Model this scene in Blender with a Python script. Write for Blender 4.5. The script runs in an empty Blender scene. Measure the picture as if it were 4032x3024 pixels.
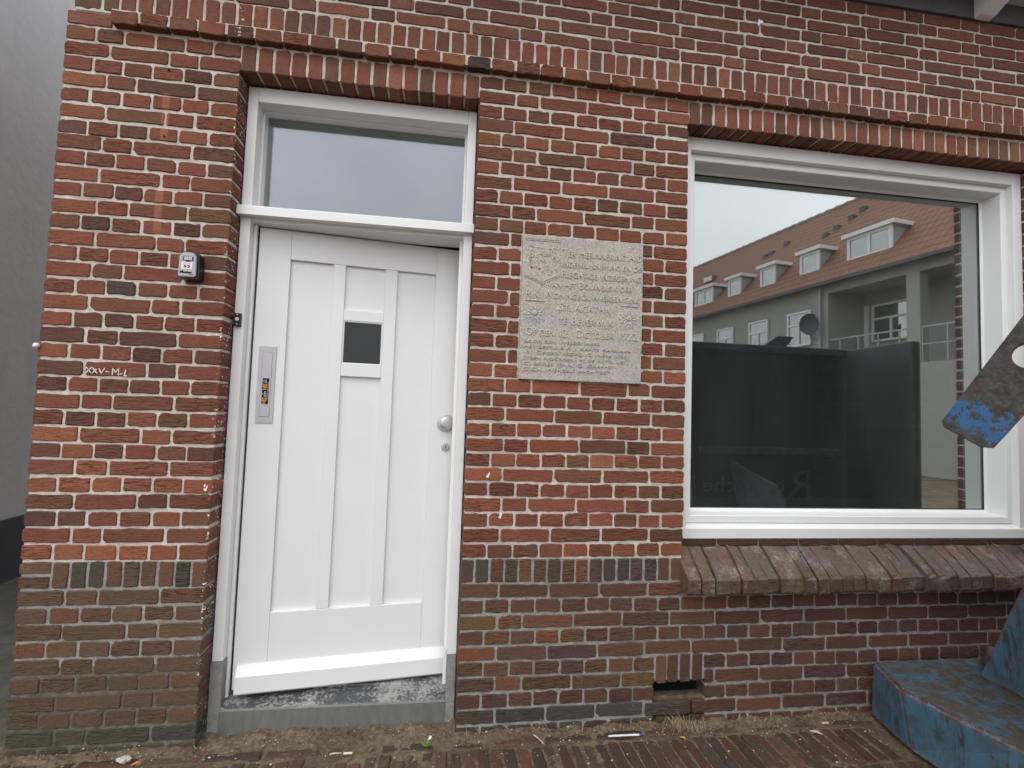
import bpy, bmesh, math, random
from mathutils import Vector, Matrix
rad = math.radians
# ------------------------------------------------------------------ camera, sky, sun, exposure
scene = bpy.context.scene
COL = scene.collection
cam_d = bpy.data.cameras.new('camera'); cam = bpy.data.objects.new('camera', cam_d); COL.objects.link(cam)
cam_d.sensor_fit = 'HORIZONTAL'; cam_d.sensor_width = 36.0
cam_d.lens = 36.0 * 1954.15 / 4032.0
cam_d.clip_start = 0.02; cam_d.clip_end = 2000
CAM = Vector((0.8675, -2.0613, 1.2854))
RW = Matrix(((0.98996, -0.13646, 0.03327), (0.04145, 0.05687, -0.99752), (0.13415, 0.98898, 0.06196)))
_w = (-0.0530, -0.1357, 0.0372)          # fitted rotation vector (camera frame, y down)
def _rot(w):
    th = math.sqrt(sum(c * c for c in w)); k = [c / th for c in w]
    return Matrix.Rotation(th, 3, Vector(k))
R0 = Matrix(((1, 0, 0), (0, 0, -1), (0, 1, 0)))
RW = _rot(_w) @ R0                        # world -> (right, down, forward)
right, down, fwd = RW[0], RW[1], RW[2]
M = Matrix((right, -Vector(down), -Vector(fwd))).transposed().to_4x4()
M.translation = CAM
cam.matrix_world = M
scene.camera = cam
def project(p):
    d = RW @ (Vector(p) - CAM)
    if d.z < 0.05: return None
    return (2016 + 1954.15 * d.x / d.z, 1512 + 1954.15 * d.y / d.z)

world = bpy.data.worlds.new('World'); scene.world = world; world.use_nodes = True
nt = world.node_tree; nt.nodes.clear()
SUN_EL, SUN_AZ = rad(58), rad(200)        # azimuth of the (veiled) sun, from +y clockwise
sky = nt.nodes.new('ShaderNodeTexSky'); sky.sky_type = 'NISHITA'; sky.sun_disc = False
sky.sun_elevation = SUN_EL; sky.sun_rotation = SUN_AZ; sky.dust_density = 4.0
tc = nt.nodes.new('ShaderNodeTexCoord')
nz = nt.nodes.new('ShaderNodeTexNoise'); nz.inputs['Scale'].default_value = 2.2; nz.inputs['Detail'].default_value = 5
nt.links.new(tc.outputs['Generated'], nz.inputs['Vector'])
rp = nt.nodes.new('ShaderNodeValToRGB')
rp.color_ramp.elements[0].position = 0.3; rp.color_ramp.elements[0].color = (15.0, 15.5, 17.0, 1)
rp.color_ramp.elements[1].position = 0.7; rp.color_ramp.elements[1].color = (20.6, 20.9, 22.0, 1)
nt.links.new(nz.outputs['Fac'], rp.inputs['Fac'])
mx = nt.nodes.new('ShaderNodeMix'); mx.data_type = 'RGBA'; mx.inputs['Factor'].default_value = 0.96
nt.links.new(sky.outputs['Color'], mx.inputs[6]); nt.links.new(rp.outputs['Color'], mx.inputs[7])
bg = nt.nodes.new('ShaderNodeBackground'); bg.inputs['Strength'].default_value = 0.1
nt.links.new(mx.outputs[2], bg.inputs['Color'])
wo = nt.nodes.new('ShaderNodeOutputWorld'); nt.links.new(bg.outputs[0], wo.inputs['Surface'])

sun_d = bpy.data.lights.new('sun', 'SUN'); sun_d.energy = 0.9; sun_d.angle = rad(35); sun_d.color = (1.0, 0.97, 0.93)
sun = bpy.data.objects.new('sun', sun_d); COL.objects.link(sun)
_dir = Vector((math.sin(SUN_AZ) * math.cos(SUN_EL), math.cos(SUN_AZ) * math.cos(SUN_EL), math.sin(SUN_EL)))
sun.rotation_euler = _dir.to_track_quat('Z', 'Y').to_euler(); sun.location = _dir * 30
vs = scene.view_settings
vs.view_transform = 'Standard'; vs.look = 'None'; vs.gamma = 1.0; vs.use_curve_mapping = False
vs.exposure = 0.08
scene.cycles.max_bounces = 6; scene.cycles.diffuse_bounces = 3; scene.cycles.glossy_bounces = 3; scene.cycles.transparent_max_bounces = 8

rng = random.Random(11)
U = rng.uniform
# ------------------------------------------------------------------ node helpers
class N:
    """small wrapper to write material node trees"""
    def __init__(s, name):
        s.m = bpy.data.materials.new(name); s.m.use_nodes = True
        s.t = s.m.node_tree; s.t.nodes.clear()
        s.out = s.t.nodes.new('ShaderNodeOutputMaterial')
        s.b = s.t.nodes.new('ShaderNodeBsdfPrincipled')
        s.t.links.new(s.b.outputs[0], s.out.inputs[0])
        s._pos = None
    def n(s, typ, **kw):
        nd = s.t.nodes.new('ShaderNode' + typ)
        for k, v in kw.items(): setattr(nd, k, v)
        return nd
    def l(s, a, b): s.t.links.new(a, b)
    def put(s, sock, v):
        if hasattr(v, 'is_linked'): s.l(v, sock)
        else: sock.default_value = v
    def pos(s):
        if s._pos is None: s._pos = s.n('NewGeometry').outputs['Position']
        return s._pos
    def noise(s, scale=5, detail=4, rough=0.55, vec=None, stretch=None, dist=0.0):
        v = vec if vec is not None else s.pos()
        if stretch:
            mp = s.n('Mapping'); mp.inputs['Scale'].default_value = stretch; s.l(v, mp.inputs['Vector']); v = mp.outputs[0]
        nd = s.n('TexNoise'); s.l(v, nd.inputs['Vector'])
        nd.inputs['Scale'].default_value = scale; nd.inputs['Detail'].default_value = detail
        nd.inputs['Roughness'].default_value = rough; nd.inputs['Distortion'].default_value = dist
        return nd.outputs['Fac']
    def ramp(s, f, *stops):
        nd = s.n('ValToRGB'); cr = nd.color_ramp
        while len(cr.elements) < len(stops): cr.elements.new(0.5)
        for e, (p, c) in zip(cr.elements, stops):
            e.position = p; e.color = (c, c, c, 1) if not isinstance(c, tuple) else (*c, 1)
        s.l(f, nd.inputs[0]); return nd.outputs['Color']
    def step(s, f, a, b):
        nd = s.n('MapRange'); nd.clamp = True
        s.put(nd.inputs['Value'], f); nd.inputs['From Min'].default_value = a; nd.inputs['From Max'].default_value = b
        return nd.outputs[0]
    def mix(s, f, a, b, blend='MIX'):
        nd = s.n('Mix', data_type='RGBA', blend_type=blend)
        s.put(nd.inputs['Factor'], f)
        for sk, v in ((nd.inputs[6], a), (nd.inputs[7], b)):
            if isinstance(v, tuple): v = (*v[:3], 1)
            s.put(sk, v)
        return nd.outputs[2]
    def math(s, op, a, b=0.0):
        nd = s.n('Math', operation=op); s.put(nd.inputs[0], a); s.put(nd.inputs[1], b); return nd.outputs[0]
    def xyz(s):
        nd = s.n('SeparateXYZ'); s.l(s.pos(), nd.inputs[0]); return nd.outputs
    def band(s, v, a, b, soft=0.003):
        return s.math('MULTIPLY', s.step(v, a - soft, a + soft), s.math('SUBTRACT', 1.0, s.step(v, b - soft, b + soft)))
    def bump(s, h, strength=0.3, dist=0.01, normal=None):
        nd = s.n('Bump'); nd.inputs['Strength'].default_value = strength if not hasattr(strength, 'is_linked') else 1
        if hasattr(strength, 'is_linked'): s.l(strength, nd.inputs['Strength'])
        nd.inputs['Distance'].default_value = dist; s.l(h, nd.inputs['Height'])
        if normal is not None: s.l(normal, nd.inputs['Normal'])
        s.l(nd.outputs[0], s.b.inputs['Normal']); return nd.outputs[0]
    def base(s, v): s.put(s.b.inputs['Base Color'], (*v, 1) if isinstance(v, tuple) else v)
    def rough(s, v): s.put(s.b.inputs['Roughness'], v)
    def set(s, k, v): s.put(s.b.inputs[k], v)

def plain(name, col, rough=0.5, metal=0.0, spec=0.5, bump=None, var=0.12, vscale=14):
    k = N(name); f = k.noise(vscale, 4)
    c = k.mix(k.ramp(f, (0.3, 0.0), (0.7, 1.0)), tuple(x * (1 - var) for x in col), tuple(min(1, x * (1 + var)) for x in col))
    k.base(c); k.rough(rough); k.set('Metallic', metal); k.set('Specular IOR Level', spec)
    if bump: k.bump(k.noise(bump[0], 4), bump[1], bump[2])
    return k.m

# ------------------------------------------------------------------ mesh helpers
def link(o, parent=None):
    COL.objects.link(o)
    if parent is not None: o.parent = parent
    return o
def mesh_obj(name, verts, faces, mat=None, parent=None, smooth=False, loc=None):
    me = bpy.data.meshes.new(name); me.from_pydata([tuple(v) for v in verts], [], faces); me.update()
    bm = bmesh.new(); bm.from_mesh(me); bmesh.ops.recalc_face_normals(bm, faces=bm.faces); bm.to_mesh(me); bm.free()
    if smooth:
        me.polygons.foreach_set('use_smooth', [True] * len(me.polygons)); me.set_sharp_from_angle(angle=rad(32))
    if mat: me.materials.append(mat)
    o = bpy.data.objects.new(name, me)
    if loc is not None: o.location = loc
    return link(o, parent)
class MB:
    def __init__(s): s.v = []; s.f = []
    def add(s, v, f):
        n = len(s.v); s.v += [tuple(p) for p in v]; s.f += [tuple(i + n for i in q) for q in f]; return s
    def box(s, x0, x1, y0, y1, z0, z1, bev=0.0):
        if bev <= 0:
            return s.add([(x0,y0,z0),(x1,y0,z0),(x1,y1,z0),(x0,y1,z0),(x0,y0,z1),(x1,y0,z1),(x1,y1,z1),(x0,y1,z1)],
                         [(0,3,2,1),(4,5,6,7),(0,1,5,4),(1,2,6,5),(2,3,7,6),(3,0,4,7)])
        bm = bmesh.new(); bmesh.ops.create_cube(bm, size=1.0)
        for v in bm.verts: v.co = ((x0+x1)/2 + v.co.x*(x1-x0), (y0+y1)/2 + v.co.y*(y1-y0), (z0+z1)/2 + v.co.z*(z1-z0))
        b = min(bev, 0.45 * min(x1-x0, y1-y0, z1-z0))
        bmesh.ops.bevel(bm, geom=bm.edges[:], offset=b, segments=2, affect='EDGES', profile=0.5)
        bm.verts.index_update(); vs_ = [v.co[:] for v in bm.verts]; fs = [tuple(v.index for v in f.verts) for f in bm.faces]; bm.free()
        return s.add(vs_, fs)
    def prism(s, poly, a0, a1, fn):
        """poly: 2D points; fn(u,v,a) -> xyz ; extruded from a0 to a1"""
        n = len(poly); v = [fn(p[0], p[1], a0) for p in poly] + [fn(p[0], p[1], a1) for p in poly]
        f = [tuple(range(n - 1, -1, -1)), tuple(range(n, 2 * n))] + [(i, (i + 1) % n, n + (i + 1) % n, n + i) for i in range(n)]
        return s.add(v, f)
    def tube(s, pts, r, seg=8):
        rings = []
        for i, p in enumerate(pts):
            p = Vector(p); a = Vector(pts[max(0, i - 1)]); b = Vector(pts[min(len(pts) - 1, i + 1)])
            d = (b - a).normalized(); q = d.orthogonal().normalized(); w = d.cross(q)
            rr = r[i] if isinstance(r, (list, tuple)) else r
            rings.append([p + q * math.cos(t) * rr + w * math.sin(t) * rr for t in (2 * math.pi * k / seg for k in range(seg))])
        v = [p for g in rings for p in g]; f = []
        for i in range(len(rings) - 1):
            for k in range(seg): f.append((i*seg+k, i*seg+(k+1)%seg, (i+1)*seg+(k+1)%seg, (i+1)*seg+k))
        f += [tuple(range(seg - 1, -1, -1)), tuple(range((len(rings)-1)*seg, len(rings)*seg))]
        return s.add(v, f)
    def lathe(s, prof, seg, fn):
        """prof: (r, h) list; fn(x, y, h) -> xyz"""
        v = []; f = []
        for r, h in prof:
            for k in range(seg):
                t = 2 * math.pi * k / seg; v.append(fn(r * math.cos(t), r * math.sin(t), h))
        for i in range(len(prof) - 1):
            for k in range(seg): f.append((i*seg+k, i*seg+(k+1)%seg, (i+1)*seg+(k+1)%seg, (i+1)*seg+k))
        f.append(tuple(range((len(prof)-1)*seg, len(prof)*seg))); f.append(tuple(range(seg - 1, -1, -1)))
        return s.add(v, f)
    def build(s, name, mat=None, parent=None, smooth=False, loc=None): return mesh_obj(name, s.v, s.f, mat, parent, smooth, loc)
def bx(name, mat, parent, x0, x1, y0, y1, z0, z1, bev=0.002, smooth=False):
    return MB().box(x0, x1, y0, y1, z0, z1, bev).build(name, mat, parent, smooth)
def tag(o, label, cat, group=None):
    o['label'] = label; o['category'] = cat
    if group: o['group'] = group
    return o
def thing(name, label, cat, loc=(0, 0, 0), rz=0.0, group=None):
    o = bpy.data.objects.new(name, None); o.location = loc; o.rotation_euler = (0, 0, rz); link(o)
    o.empty_display_size = 0.1
    return tag(o, label, cat, group)
def text_mesh(txt, size, extrude=0.0, width=None, smallcaps=False, bold=0.0):
    cu = bpy.data.curves.new('lettering', 'FONT'); cu.body = txt; cu.size = size; cu.extrude = extrude
    cu.resolution_u = 2; cu.align_x = 'LEFT'; cu.offset = bold
    if smallcaps:
        cu.small_caps_scale = 0.76
        for i, ch in enumerate(txt):
            if ch.islower(): cu.body_format[i].use_small_caps = True
    ob = bpy.data.objects.new('lettering', cu); COL.objects.link(ob)
    dg = bpy.context.evaluated_depsgraph_get(); dg.update()
    me = bpy.data.meshes.new_from_object(ob.evaluated_get(dg))
    bpy.data.objects.remove(ob); bpy.data.curves.remove(cu)
    if width and len(me.vertices):
        xs = [v.co.x for v in me.vertices]; w = max(xs) - min(xs); x0 = min(xs)
        for v in me.vertices: v.co.x = (v.co.x - x0) * width / w
    return me
def text_obj(name, txt, size, mat, parent, matrix, extrude=0.0005, width=None, smallcaps=False, bold=0.0):
    me = text_mesh(txt, size, extrude, width, smallcaps, bold); me.name = name; me.materials.clear(); me.materials.append(mat)
    o = bpy.data.objects.new(name, me); link(o, parent); o.matrix_local = matrix; return o
def wallmat(x, y, z, roll=0.0, yaw=0.0):   # text plane on a wall that faces -y
    return Matrix.Translation((x, y, z)) @ Matrix.Rotation(yaw, 4, 'Z') @ Matrix.Rotation(rad(90), 4, 'X') @ Matrix.Rotation(roll, 4, 'Z')

# ------------------------------------------------------------------ materials
def brick_material(name, gloss=0.84, wr=1.0, moss_sheen=False):
    k = N(name)
    oi = k.n('ObjectInfo'); at = k.n('Attribute', attribute_name='tint')
    col = k.mix(1.0, oi.outputs['Color'], at.outputs['Color'], 'MULTIPLY')
    wamt = k.math('MULTIPLY', oi.outputs['Alpha'], at.outputs['Alpha'])
    big = k.noise(17, 3, 0.65); mid = k.noise(85, 3, 0.65); fine = k.noise(430, 2, 0.6)
    wrk = k.noise(62, 2, 0.6, stretch=(0.40, 1, 2.5), dist=0.7)
    c = k.mix(k.ramp(big, (0.42, 0.0), (0.72, 0.6)), col, k.mix(0.4, col, (0.10, 0.062, 0.032)))
    c = k.mix(k.ramp(big, (0.28, 0.6), (0.40, 0.0)), c, k.mix(0.45, c, (0.06, 0.04, 0.035)))
    c = k.mix(k.ramp(mid, (0.34, 0.75), (0.47, 0.0)), c, k.mix(0.5, c, (0.045, 0.025, 0.02)))
    c = k.mix(k.ramp(mid, (0.58, 0.0), (0.76, 0.5)), c, k.mix(0.3, c, (0.36, 0.14, 0.07)))
    c = k.mix(k.ramp(fine, (0.58, 0.0), (0.78, 0.45)), c, k.mix(0.4, c, (0.28, 0.15, 0.09)))
    crev = k.math('MULTIPLY', k.ramp(wrk, (0.38, 1.0), (0.49, 0.0)), wamt)
    c = k.mix(k.math('MULTIPLY', crev, 0.62), c, k.mix(0.85, c, (0.025, 0.015, 0.012)))
    # thin lime film left by the pointing, in patches
    patch = k.noise(7, 3, 0.7)
    film = k.math('MULTIPLY', k.ramp(patch, (0.58, 0.0), (0.78, 0.16)), k.ramp(mid, (0.42, 0.1), (0.6, 1.0)))
    c = k.mix(film, c, (0.42, 0.37, 0.33))
    X, Y, Z = k.xyz()
    # clean strip where a down pipe used to be fixed
    strip = k.band(X, -0.276, -0.249, 0.002)
    s1 = k.math('ADD', k.band(Z, 2.300, 2.490), k.band(Z, 1.925, 2.125, 0.03))
    s1 = k.math('MULTIPLY', strip, k.math('MINIMUM', s1, 1.0))
    c = k.mix(k.math('MULTIPLY', s1, 0.42), c, (0.42, 0.16, 0.09))
    # spatters of white paint along the arris beside the door frame
    sp = k.math('MULTIPLY', k.band(X, -0.013, 0.006, 0.004), k.ramp(mid, (0.60, 0.0), (0.63, 1.0)))
    sp = k.math('MULTIPLY', sp, k.ramp(patch, (0.47, 0.0), (0.52, 1.0)))
    c = k.mix(sp, c, (0.75, 0.74, 0.71))
    # algae that crept up the damp foot of the outer pier
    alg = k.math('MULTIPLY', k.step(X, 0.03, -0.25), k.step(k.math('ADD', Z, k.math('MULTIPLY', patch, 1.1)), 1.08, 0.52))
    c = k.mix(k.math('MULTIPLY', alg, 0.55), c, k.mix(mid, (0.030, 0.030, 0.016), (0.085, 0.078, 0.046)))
    if moss_sheen:
        c = k.mix(k.ramp(patch, (0.42, 0.15), (0.62, 0.75)), c, k.mix(mid, (0.05, 0.036, 0.024), (0.13, 0.10, 0.072)))
        c = k.mix(k.math('MULTIPLY', k.ramp(k.noise(11, 4, 0.7), (0.52, 0.0), (0.66, 0.7)), k.ramp(mid, (0.38, 0.1), (0.62, 1.0))), c, (0.30, 0.27, 0.23))  # pale worn patches, with the wet top's sky sheen put into the colour
        c = k.mix(k.ramp(k.noise(28, 4, 0.7), (0.56, 0.0), (0.64, 0.8)), c, (0.04, 0.042, 0.022))
    k.base(c)
    if moss_sheen: k.rough(k.ramp(k.noise(6.5, 4, 0.65), (0.40, 0.62), (0.60, 0.22)))
    else: k.rough(k.ramp(big, (0.3, gloss - 0.10), (0.7, min(1, gloss + 0.1))))
    k.set('Specular IOR Level', 0.30 if not moss_sheen else 0.5)
    h = k.math('ADD', k.math('MULTIPLY', k.math('MULTIPLY', k.ramp(wrk, (0.33, 0.0), (0.54, 1.0)), wamt), 1.8 * wr), k.math('MULTIPLY', mid, 1.1))
    h = k.math('ADD', h, k.math('MULTIPLY', fine, 0.35))
    k.bump(h, 0.8, 0.0024)
    return k.m
MAT_BRICK = brick_material('fired_brick')
MAT_SILL = brick_material('weathered_sill_brick', gloss=0.44, wr=0.8, moss_sheen=True)
def mortar_material(name, a, b, dark):
    k = N(name); f = k.noise(35, 5, 0.65); g = k.noise(300, 3, 0.6)
    c = k.mix(k.ramp(f, (0.35, 0.0), (0.65, 1.0)), a, b)
    c = k.mix(k.ramp(g, (0.3, 0.5), (0.45, 0.0)), c, dark)
    c = k.mix(k.ramp(k.noise(5, 4, 0.6), (0.5, 0.0), (0.72, 0.55)), c, dark)
    k.base(c); k.rough(0.92); k.set('Specular IOR Level', 0.2)
    k.bump(k.math('ADD', g, k.math('MULTIPLY', f, 2.0)), 0.8, 0.0035); return k.m
MAT_MORTAR = mortar_material('lime_mortar', (0.50, 0.46, 0.39), (0.66, 0.62, 0.54), (0.27, 0.24, 0.20))
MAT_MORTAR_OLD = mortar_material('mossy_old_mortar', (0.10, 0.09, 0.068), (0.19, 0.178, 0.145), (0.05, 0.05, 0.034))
MAT_MORTAR_LOW = mortar_material('old_grey_mortar', (0.24, 0.235, 0.205), (0.38, 0.37, 0.335), (0.10, 0.092, 0.075))
def paint_white(name='white_gloss_paint', base=(0.79, 0.79, 0.77)):
    k = N(name); f = k.noise(4, 3); g = k.noise(220, 2)
    c = k.mix(k.ramp(f, (0.35, 0.0), (0.7, 1.0)), tuple(x * 0.965 for x in base), base)
    c = k.mix(k.ramp(k.noise(240, 1), (0.76, 0.0), (0.78, 0.35)), c, (0.35, 0.33, 0.3))
    k.base(c); k.rough(k.ramp(g, (0.3, 0.32), (0.7, 0.42))); k.set('Specular IOR Level', 0.45)
    k.bump(k.noise(120, 3, stretch=(1, 1, 0.12)), 0.10, 0.002); return k.m
MAT_WHITE = paint_white()
MAT_DOOR = paint_white('white_door_paint', (0.765, 0.765, 0.745))
def glass_material(name, r0=0.17, r1=0.60, tint=(0.62, 0.68, 0.65), haze=0.0, veil=0.0, cool=(0.97, 1.0, 0.99)):
    k = N(name); k.t.nodes.remove(k.b)
    lw = k.n('LayerWeight'); lw.inputs['Blend'].default_value = 0.5
    fac = k.math('ADD', k.math('MULTIPLY', lw.outputs['Facing'], r1), r0)
    gl = k.n('BsdfGlossy'); gl.inputs['Roughness'].default_value = haze; gl.inputs['Color'].default_value = (*cool, 1)
    tr = k.n('BsdfTransparent'); tr.inputs['Color'].default_value = (*tint, 1)
    mxs = k.n('MixShader'); k.l(fac, mxs.inputs[0]); k.l(tr.outputs[0], mxs.inputs[1]); k.l(gl.outputs[0], mxs.inputs[2])
    res = mxs.outputs[0]
    if veil:
        df = k.n('BsdfDiffuse'); df.inputs['Color'].default_value = (0.72, 0.75, 0.70, 1)  # thin pale diffuse veil over the glass, uneven and streaky
        m2 = k.n('MixShader'); f2 = k.ramp(k.noise(3.5, 4, 0.6, stretch=(1, 1, 0.35)), (0.3, veil * 0.6), (0.75, veil * 1.5))
        k.l(f2, m2.inputs[0]); k.l(res, m2.inputs[1]); k.l(df.outputs[0], m2.inputs[2]); res = m2.outputs[0]
    k.l(res, k.out.inputs[0]); return k.m
MAT_GLASS = glass_material('coated_window_glass', veil=0.022)
MAT_GLASS_IN = glass_material('inner_pane_glass', 0.06, 0.22)
MAT_GLASS_T = glass_material('transom_glass', r0=0.12, r1=0.5, haze=0.02, veil=0.05, cool=(0.90, 0.93, 1.0))
MAT_GLASS_FAR = glass_material('far_window_glass', tint=(0.5, 0.52, 0.52))
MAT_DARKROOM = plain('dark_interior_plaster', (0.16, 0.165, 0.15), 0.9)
def stone_material(name, light, dark, scale=60, thr=(0.42, 0.6), bump=0.5, rough=0.75):
    k = N(name); f = k.noise(scale, 5, 0.68, dist=0.8); g = k.noise(scale * 4, 3)
    c = k.mix(k.ramp(f, (thr[0], 0.0), (thr[1], 1.0)), dark, light)
    c = k.mix(k.ramp(k.noise(6, 4), (0.45, 0.0), (0.75, 0.35)), c, tuple(x * 0.6 for x in light))
    k.base(c); k.rough(rough); k.set('Specular IOR Level', 0.3); k.bump(k.math('ADD', f, k.math('MULTIPLY', g, 0.5)), bump, 0.0015); return k.m
MAT_PLAQUE = stone_material('weathered_limestone', (0.54, 0.50, 0.435), (0.27, 0.245, 0.21), 170, (0.40, 0.60), 0.6)
MAT_LETTER = stone_material('highlit_letter_stone', (0.60, 0.56, 0.49), (0.36, 0.33, 0.285), 165, (0.36, 0.58), 0.3)  # paler than the slab: highlights on the relief put into the colour
MAT_BLUESTONE = stone_material('grey_bluestone', (0.30, 0.30, 0.28), (0.20, 0.20, 0.19), 30, (0.35, 0.65), 0.3)
def step_material():
    k = N('worn_painted_stone'); X, Y, Z = k.xyz()
    f = k.noise(75, 5, 0.7); g = k.noise(9, 4, 0.6)
    lightness = k.math('ADD', f, k.math('MULTIPLY', k.math('SUBTRACT', g, 0.5), 0.9))
    c = k.mix(k.ramp(lightness, (0.44, 0.0), (0.60, 1.0)), (0.06, 0.063, 0.066), (0.30, 0.29, 0.275))
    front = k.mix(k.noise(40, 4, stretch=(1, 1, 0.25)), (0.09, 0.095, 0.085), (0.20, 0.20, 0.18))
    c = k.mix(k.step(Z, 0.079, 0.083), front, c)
    k.base(c); k.rough(k.ramp(f, (0.4, 0.35), (0.6, 0.75))); k.bump(f, 0.5, 0.0015); return k.m
MAT_STEP = step_material()
MAT_STEEL = plain('brushed_steel', (0.55, 0.53, 0.50), 0.42, 0.75, var=0.08)
MAT_SILVER = plain('silver_paint', (0.47, 0.46, 0.47), 0.42, 0.25, var=0.04)
MAT_BLACK = plain('black_plastic', (0.012, 0.012, 0.013), 0.38, var=0.2)
MAT_INK = plain('black_ink', (0.01, 0.01, 0.01), 0.8, spec=0.1)
MAT_GREYLINE = plain('grey_metal_edge', (0.30, 0.295, 0.30), 0.5, 0.3)
MAT_ORANGE_INK = plain('orange_print', (0.85, 0.36, 0.03), 0.5)
MAT_WHITE_INK = plain('white_print', (0.72, 0.72, 0.72), 0.5)
MAT_RED_INK = plain('red_print', (0.55, 0.08, 0.09), 0.5)
MAT_STICKER = plain('paper_sticker', (0.78, 0.77, 0.76), 0.5, var=0.04)
MAT_CHALK = plain('white_chalk', (0.78, 0.77, 0.72), 0.95, var=0.08)
MAT_RUBBER = plain('dark_sealing', (0.03, 0.03, 0.03), 0.7)
def blue_steel(name, lo, hi):
    k = N(name)
    a = k.noise(9, 4, 0.68, dist=0.5); b = k.noise(45, 4, 0.7); fine = k.noise(260, 2)
    blue = k.mix(k.noise(22, 3, stretch=(1, 1, 0.3)), lo, hi)
    blue = k.mix(k.ramp(fine, (0.5, 0.0), (0.75, 0.6)), blue, (0.09, 0.12, 0.13))
    dirt = k.mix(b, (0.035, 0.038, 0.032), (0.085, 0.09, 0.075))
    c = k.mix(k.ramp(k.noise(12, 4, 0.7, stretch=(1, 1, 0.4)), (0.50, 0.0), (0.68, 0.8)), blue, dirt)
    gm = k.n('NewGeometry'); bv = k.n('Bevel'); bv.samples = 4; bv.inputs['Radius'].default_value = 0.022
    dt = k.n('VectorMath', operation='DOT_PRODUCT'); k.l(gm.outputs['Normal'], dt.inputs[0]); k.l(bv.outputs[0], dt.inputs[1])
    pt = k.step(k.math('SUBTRACT', 1.0, dt.outputs['Value']), 0.004, 0.06)
    edge = k.math('MULTIPLY', pt, k.ramp(k.noise(19, 4, 0.7), (0.42, 0.0), (0.52, 1.0)))
    rustmask = k.math('MAXIMUM', k.ramp(a, (0.66, 0.0), (0.70, 1.0)), edge)
    runs = k.noise(34, 3, 0.7, stretch=(1, 1, 0.05))
    c = k.mix(k.math('MULTIPLY', k.ramp(runs, (0.54, 0.0), (0.64, 0.8)), k.ramp(a, (0.40, 0.0), (0.55, 1.0))), c, k.mix(b, (0.022, 0.02, 0.016), (0.075, 0.042, 0.026)))
    c = k.mix(k.ramp(k.noise(5.5, 5, 0.72), (0.54, 0.0), (0.64, 0.7)), c, k.mix(fine, (0.028, 0.034, 0.030), (0.07, 0.075, 0.06)))
    c = k.mix(k.math('MULTIPLY', pt, 0.45), c, (0.16, 0.25, 0.30))
    rust = k.mix(b, (0.045, 0.018, 0.012), (0.20, 0.07, 0.028))
    c = k.mix(rustmask, c, rust)
    nm = k.n('SeparateXYZ'); k.l(gm.outputs['Normal'], nm.inputs[0])
    up = k.step(nm.outputs['Z'], 0.6, 0.9)
    c = k.mix(k.math('MULTIPLY', up, k.ramp(k.noise(13, 4, 0.7), (0.44, 0.0), (0.54, 0.9))), c, k.mix(b, (0.045, 0.034, 0.02), (0.13, 0.095, 0.055)))
    c = k.mix(k.math('MULTIPLY', up, k.ramp(k.noise(30, 3, 0.75), (0.64, 0.0), (0.69, 0.7))), c, (0.22, 0.18, 0.05))
    c = k.mix(k.math('MULTIPLY', up, k.ramp(fine, (0.70, 0.0), (0.73, 0.8))), c, (0.45, 0.43, 0.38))
    k.base(c); k.rough(k.ramp(rustmask, (0.0, 0.42), (1.0, 0.9))); k.set('Specular IOR Level', 0.4)
    k.bump(k.math('ADD', k.math('MULTIPLY', rustmask, 0.6), k.math('ADD', k.math('MULTIPLY', b, 0.5), k.math('MULTIPLY', fine, 0.25))), 0.6, 0.003)
    return k.m
MAT_BLUE = blue_steel('rusted_blue_paint', (0.040, 0.092, 0.135), (0.075, 0.165, 0.235))
MAT_HULL = blue_steel('grimy_hull_paint', (0.030, 0.046, 0.044), (0.052, 0.076, 0.074))
MAT_FADED = plain('faded_print', (0.17, 0.18, 0.18), 0.6, var=0.3)
def arm_steel():
    k = N('bare_rusted_steel'); b = k.noise(38, 5, 0.7, dist=0.4); f = k.noise(210, 4)
    tcn = k.n('TexCoord'); sx = k.n('SeparateXYZ'); k.l(tcn.outputs['Object'], sx.inputs[0])
    c = k.mix(k.ramp(b, (0.36, 0.0), (0.62, 1.0)), (0.026, 0.022, 0.02), (0.075, 0.075, 0.07))
    c = k.mix(k.ramp(k.noise(24, 5, 0.7), (0.52, 0.0), (0.62, 0.8)), c, (0.075, 0.032, 0.026))
    # paint that survives on the lower end of the bar: object x = along the bar
    edge = k.math('ADD', sx.outputs['X'], k.math('MULTIPLY', k.math('SUBTRACT', k.noise(26, 5, 0.7), 0.5), 0.16))
    m = k.math('MULTIPLY', k.math('SUBTRACT', 1.0, k.step(edge, 0.088, 0.092)), k.step(k.noise(40, 5, 0.7), 0.44, 0.47))
    m = k.math('MULTIPLY', m, k.step(edge, 0.004, 0.010))
    c = k.mix(m, c, k.mix(f, (0.02, 0.07, 0.16), (0.045, 0.14, 0.29)))
    c = k.mix(k.ramp(k.noise(48, 3), (0.68, 0.0), (0.70, 0.8)), c, (0.25, 0.10, 0.05))
    k.base(c); k.rough(0.72); k.set('Specular IOR Level', 0.3); k.bump(k.math('ADD', b, k.math('MULTIPLY', f, 0.4)), 0.7, 0.0025); return k.m
MAT_ARM = arm_steel()
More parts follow.
